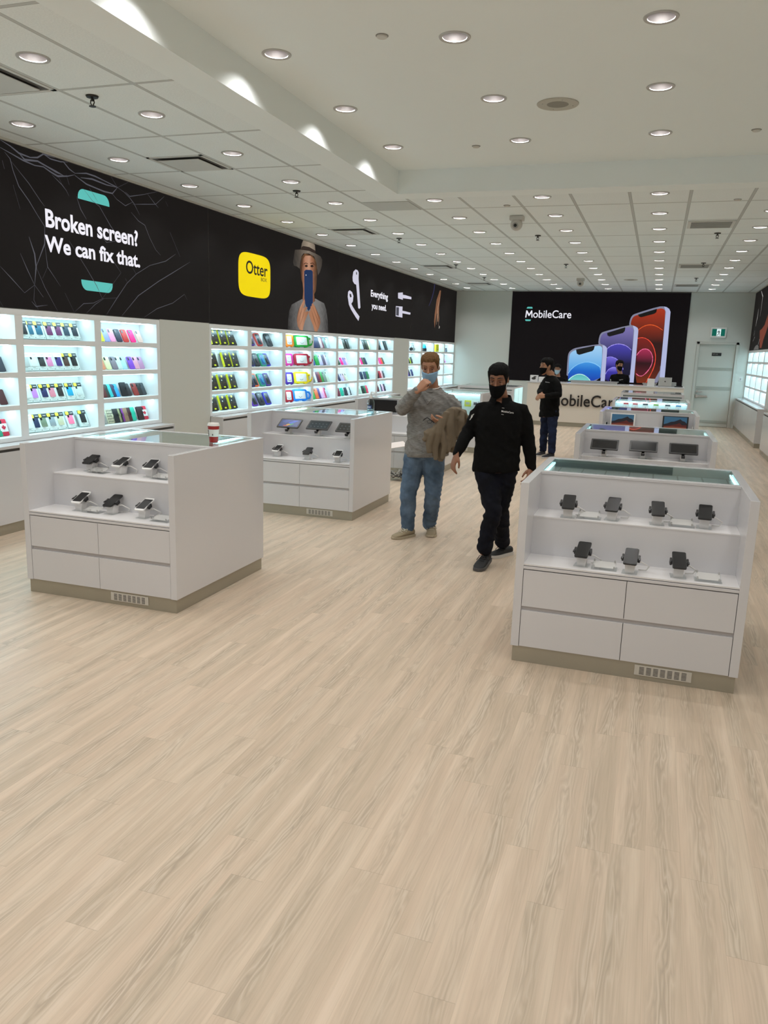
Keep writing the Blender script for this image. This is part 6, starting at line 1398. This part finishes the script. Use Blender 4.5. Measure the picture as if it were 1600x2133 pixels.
hm = JA['hem']; sdv = (JA['hipL']-JA['hipR']).normalized(); fwv = sdv.cross(Vector((0, 0, 1)))
m = MB(); m.loft([ring(hm+Vector((0, 0, z)), sdv, fwv, .2015*k, .150*k) for z, k in ((-.028, 1.0), (-.026, 1.022), (.03, 1.022), (.034, 1.0))]); m.build('hem_rib', GREYK, tA, 180)
vv = surface_y(gA.data, [(nk.x-.045+.09*k/2 if 0 else nk.x+dx, nk.z+dz) for dx, dz in ((-.05, -.075), (-.025, -.105), (0, -.135), (.025, -.105), (.05, -.075))], nk.y)
MB().tube(vv, .0026, 6).build('neck_stitch', M('stitch_grey', '#5e5c5a', .9), tA)
SUEDE = M('sand_suede', '#93856c', .85, bump=(200., .15)); TAN = M('pale_rubber', '#b0a48d', .6); LACEW = M('cream_lace', '#cfc6b4', .7)
bs = V(tA.location)
shoe(tA, 'boat_shoe', V((-2.047, 6.985, 0))-bs, V((-2.172, 6.765, 0))-bs, (0, 0, 1), SUEDE, TAN, .047, None, LACEW)
shoe(tA, 'boat_shoe', V((-1.925, 7.235, 0))-bs, V((-1.866, 6.985, 0))-bs, (0, 0, 1), SUEDE, TAN, .047, None, LACEW)
# the coat over the left forearm
mb = MB(); rr = random.Random(11)
el, wr = V(POSE_G['elL']), V(POSE_G['wrL'])
top = [wr+Vector((-.02, -.01, .03)), lerp(wr, el, .3)+Vector((0, -.02, .075)), lerp(wr, el, .65)+Vector((.015, -.015, .075)), el+Vector((.015, 0, .05))]
NF = 13
for i in range(NF):
    u = i/(NF-1); a = Vector((-1.815+.235*u, 6.655+.12*u*u+.022*(i % 2), 1.045+.165*max(0., math.sin(max(0., min(1., u*1.02-.12))*PI*.80))+.03*u))
    zl = [.955, .90, .85, .815, .79, .775, .80, .845, .865, .855, .90, .96, .99][i]
    end = Vector((a.x-.05*(1-u)*1.1+.055*(.5-abs(u-.5))-.01, a.y-.015+.03*(i % 2), zl))
    r = .027+.008*rr.random()
    m1 = lerp(a, end, .35)+Vector((-.018+.022*math.sin(i*1.7), -.012*(1-i % 2), 0)); m2 = lerp(a, end, .72)+Vector((-.006+.02*math.sin(i*2.3+1), 0, 0))
    limb(mb, [(a+Vector((0, .075, -.015)), r, r*.8), (a, r, r*.75), (m1, r*1.1, r*.8), (m2, r, r*.72), (end, r*.75, r*.5)])
    if i % 2 == 0: limb(mb, [(a+Vector((0, .06, 0)), .032, .026), (a+Vector((.02, .12, -.08)), .03, .022), (a+Vector((.02, .14, -.24)), .022, .016)])
for k in range(5):
    limb(mb, [(V((-1.74+.02*k, 6.72+.02*k, 1.10+.016*k)), .02, .02), (V((-1.69+.02*k, 6.71+.02*k, 1.165+.012*k)), .026, .024), (V((-1.60, 6.76+.02*k, 1.15-.01*k)), .02, .02)])
coat = tag(link('coat', fuse(mb, .006, 4, folds(.005, 16., 4.), 5.), M('taupe_cotton', '#6f6250', .85, bump=(220., .12)), None), 'taupe coat draped over the left forearm of the person in grey sweatshirt', 'coat')
gl = thing('eyeglasses', 'dark folded eyeglasses held by the person in the grey sweatshirt', 'glasses', (-1.86, 6.655, 1.12))
MB().tube([(-.036, 0, .003), (-.018, 0, .018), (.002, -.002, .031)], [.004, .005, .004], 8).build('temple', BLACKM, gl); MB().tube([(.002, -.002, .031), (.03, .0, .012), (.065, .01, -.012)], [.004, .0055, .005], 8).build('temple', BLACKM, gl)
MB().tube([(.02+.02*math.cos(a), .01, -.006+.014*math.sin(a)) for a in [k*PI/8 for k in range(17)]], .002, 6).build('rim', BLACKM, gl)

# the walking person in black
J = dict(POSE_D); J['hjR'] = Vector((-1.262, 6.33, .85)); J['hjL'] = Vector((-1.085, 6.34, .855)); J['hem'] = Vector(J['hem'])+Vector((0, 0, -.01)); J['anR'] = (-1.205, 6.20, .13); J['anL'] = (-1.128, 6.62, .115)
Mh = head_matrix(J['chin'], J['crown'], -.02, .34, .0)
tB, gB, MhB, JB = person('person in black long-sleeved polo and black face mask walking with one arm swung out', J, Mh, SKIN_B, BLACKK, DARKJ,
    dict(base=(-1.16, 6.34, 0), hands={'R': ((-.8, -.6, .3), (.35, .42, .5, .55), 1, 1., .5), 'L': ((.9, -.3, 0), .35, -1)}, top_name='polo_shirt', pants_name='trousers', fold=.006, seed=7., girth=.99, sleeve=1.0, leg=1.07, pfold=.008))
face_parts(tB, MhB, '#17110f', M('lid_brown', '#6d4634', .5), hexeye='#17100d'); hair(tB, MhB, '#090808', front=.188, back=.05, thick=.009, top=.02, seed=6., burn=.10)
mask(tB, MhB, '#060607', False, loops='#0c0c0d', lift=.014)
nk = JB['neck']
for s in (-1, 1):
    MB().loft([[nk+Vector((s*.012+s*w*math.sin(a), .0+w*-math.cos(a)*1.02, z+.012*math.cos(a)*-1)) for a in [.15+k*2.9/10 for k in range(11)]]+[nk+Vector((s*.012+s*(w-.006)*math.sin(a), (w-.006)*-math.cos(a)*1.02, z+.012*math.cos(a)*-1)) for a in [.15+k*2.9/10 for k in range(10, -1, -1)]] for w, z in ((.092, -.03), (.078, .0), (.068, .03))]).build('collar', BLACKK, tB, 60)
bs = V(tB.location)
stick_text('chest_logo', 'MobileCare', LOGO_W, tB, gB.data, -1.133-bs.x, -1.040-bs.x, 1.272-bs.z, 6.3-bs.y, -.10)
m = MB()
pts = surface_y(gB.data, [(-1.132-bs.x+.018*k, 1.297-.0018*k) for k in range(2)], 6.3-bs.y)+surface_y(gB.data, [(-1.132-bs.x+.018*k, 1.247-.0018*k) for k in range(2)], 6.3-bs.y)
m.tube(pts[:2], .0014, 6); m.tube(pts[2:], .0014, 6); m.build('logo_bar', LOGO_W, tB)
pts = surface_y(gB.data, [(x-bs.x, z) for x, z in ((-1.392, 1.185), (-1.374, 1.21), (-1.362, 1.235), (-1.378, 1.222), (-1.383, 1.20))], 6.3-bs.y)
MB().tube(pts, .0035, 6).build('sleeve_emblem', LOGO_W, tB)
BLKSHOE = M('black_mesh_shoe', '#161618', .7, bump=(250., .2)); WSOLE = M('white_foam_sole', '#cfcdca', .5)
shoe(tB, 'sneaker', V((-1.180, 6.265, .035))-bs, V((-1.215, 6.02, .0))-bs, (0, -.1, 1), BLKSHOE, M('dark_sole', '#4d4c4c', .6), .046, None, BLACKM, sole_h=.028)
shoe(tB, 'sneaker', V((-1.068, 6.70, .0))-bs, V((-1.205, 6.475, 0))-bs, (0, 0, 1), BLKSHOE, WSOLE, .046, None, BLACKM, sole_h=.028)

# the clerk standing with clasped hands
J = {'chin': POSE_T['chin'], 'crown': POSE_T['crown'], 'neck': V(POSE_T['neck'])+Vector((0, 0, .03)), 'hem': V(POSE_T['hem'])+Vector((0, 0, -.01)),
     'shR': (-1.80, 13.88, 1.30), 'elR': (-1.86, 13.72, 1.09), 'wrR': (-1.815, 13.50, 1.075), 'fiR': (-1.86, 13.43, 1.02), 'shL': (-1.575, 13.62, 1.30), 'elL': (-1.51, 13.52, 1.07), 'wrL': (-1.735, 13.42, 1.045), 'fiL': (-1.85, 13.43, 1.03),
     'hipR': POSE_T['hipF'], 'hipL': POSE_T['hipN'], 'hjR': V(POSE_T['hipF'])+Vector((.02, -.02, .15)), 'hjL': V(POSE_T['hipN'])+Vector((-.01, .02, .14)), 'knR': POSE_T['knF'], 'anR': V(POSE_T['anF'])+Vector((0, 0, .03)), 'knL': POSE_T['knN'], 'anL': V(POSE_T['anN'])+Vector((0, 0, .02))}
Mh = head_matrix(J['chin'], J['crown'], -.95, .08, .0)
tC, gC, MhC, JC = person('person in black shirt and dark jeans with clasped hands in front of the service counter', J, Mh, SKIN_C, BLACKK, NAVYJ,
    dict(base=(-1.68, 13.72, 0), voxel=.007, hands={'R': ((-.6, -.7, .4), .5, 1, 1., .5), 'L': ((-.3, -1, .1), .45, -1, 1., .5)}, top_name='polo_shirt', pants_name='jeans', fold=.006, drop=.04, seed=12., girth=1.02, sleeve=1.02, leg=1.0))
face_parts(tC, MhC, '#17110f', M('lid_light', '#8a6049', .5)); hair(tC, MhC, '#0d0b0b', front=.186, back=.045, thick=.013, top=.024, seed=9., burn=.12); mask(tC, MhC, '#060607', False, loops='#0c0c0d', lift=.014)
bs = V(tC.location); stick_text('chest_logo', 'MobileCare', LOGO_W, tC, gC.data, -1.772-bs.x, -1.692-bs.x, 1.270, 13.6-bs.y, -.05)
NAVYSHOE = M('navy_shoe', '#15161d', .7)
shoe(tC, 'sneaker', V((-1.735, 13.86, 0))-bs, V((-1.835, 13.62, 0))-bs, (0, 0, 1), NAVYSHOE, WSOLE, .046, None, BLACKM)
shoe(tC, 'sneaker', V((-1.555, 13.66, 0))-bs, V((-1.70, 13.42, 0))-bs, (0, 0, 1), NAVYSHOE, WSOLE, .046, None, BLACKM)

# the two clerks behind the counter
def clerk(label, P, yaw, pitch, roll, skin, cfg, maskhex, shirt, hairhex):
    c, k = V(P['chin']), V(P['crown']); nx = c.x+.01; H = c.z
    J = {'chin': c, 'crown': k, 'neck': (nx, c.y+.06, H-.055), 'hem': (nx, c.y+.08, H-.70), 'shR': (nx-.17, c.y+.07, H-.115), 'elR': (nx-.20, c.y+.02, H-.37), 'wrR': (nx-.13, c.y-.19, H-.44), 'fiR': (nx-.09, c.y-.28, H-.45),
         'shL': (nx+.17, c.y+.07, H-.115), 'elL': (nx+.20, c.y+.02, H-.37), 'wrL': (nx+.13, c.y-.19, H-.44), 'fiL': (nx+.09, c.y-.28, H-.45), 'hipR': (nx-.09, c.y+.09, H-.68), 'hipL': (nx+.09, c.y+.09, H-.68), 'hjR': (nx-.09, c.y+.09, H-.58), 'hjL': (nx+.09, c.y+.09, H-.58),
         'knR': (nx-.10, c.y+.06, (H-.58)*.52), 'knL': (nx+.10, c.y+.06, (H-.58)*.52), 'anR': (nx-.10, c.y+.11, .09), 'anL': (nx+.10, c.y+.11, .09)}
    d = dict(base=(nx, c.y+.09, 0), voxel=.0085, hands={'R': ((0, 0, 1), .25, 1), 'L': ((0, 0, 1), .25, -1)}, top_name='polo_shirt', pants_name='trousers', fold=.005); d.update(cfg)
    t, g_, m_, j_ = person(label, J, head_matrix(c, k, yaw, pitch, roll), skin, shirt, DARKJ, d)
    face_parts(t, m_, '#17110f', M('lid_light', '#8a6049', .5)); hair(t, m_, hairhex, front=.186, back=.04, thick=.014, top=.024, seed=4.); mask(t, m_, maskhex, maskhex != '#0c0c0d', loops='#0c0c0d' if maskhex == '#0c0c0d' else '#dfe2e6')
    b_ = V(t.location)
    for s in (-1, 1): shoe(t, 'shoe', (s*.10, .05, 0), (s*.12, -.20, 0), (0, 0, 1), NAVYSHOE, BLACKM)
    return t, g_, b_
clerk('person in dark top and light blue mask behind the counter, half hidden by another clerk', POSE_C1, -.05, .12, 0, SKIN_C, dict(seed=20.), '#a9c3cf', BLACKK, '#0d0b0b')
tE, gE, bE = clerk('person in black polo and black mask behind the counter before the middle phone picture', POSE_C2, .55, .05, .12, SKIN_C, dict(seed=24.), '#0c0c0d', BLACKK, '#0d0b0b')
stick_text('chest_logo', 'MobileCare', LOGO_W, tE, gE.data, .0, .09, POSE_C2['chin'][2]-.21, 0., .25)
pts = surface_y(gE.data, [(-.215, POSE_C2['chin'][2]-.20), (-.205, POSE_C2['chin'][2]-.23), (-.215, POSE_C2['chin'][2]-.26)], 0.)
MB().tube(pts, .008, 6).build('sleeve_emblem', LOGO_W, tE)
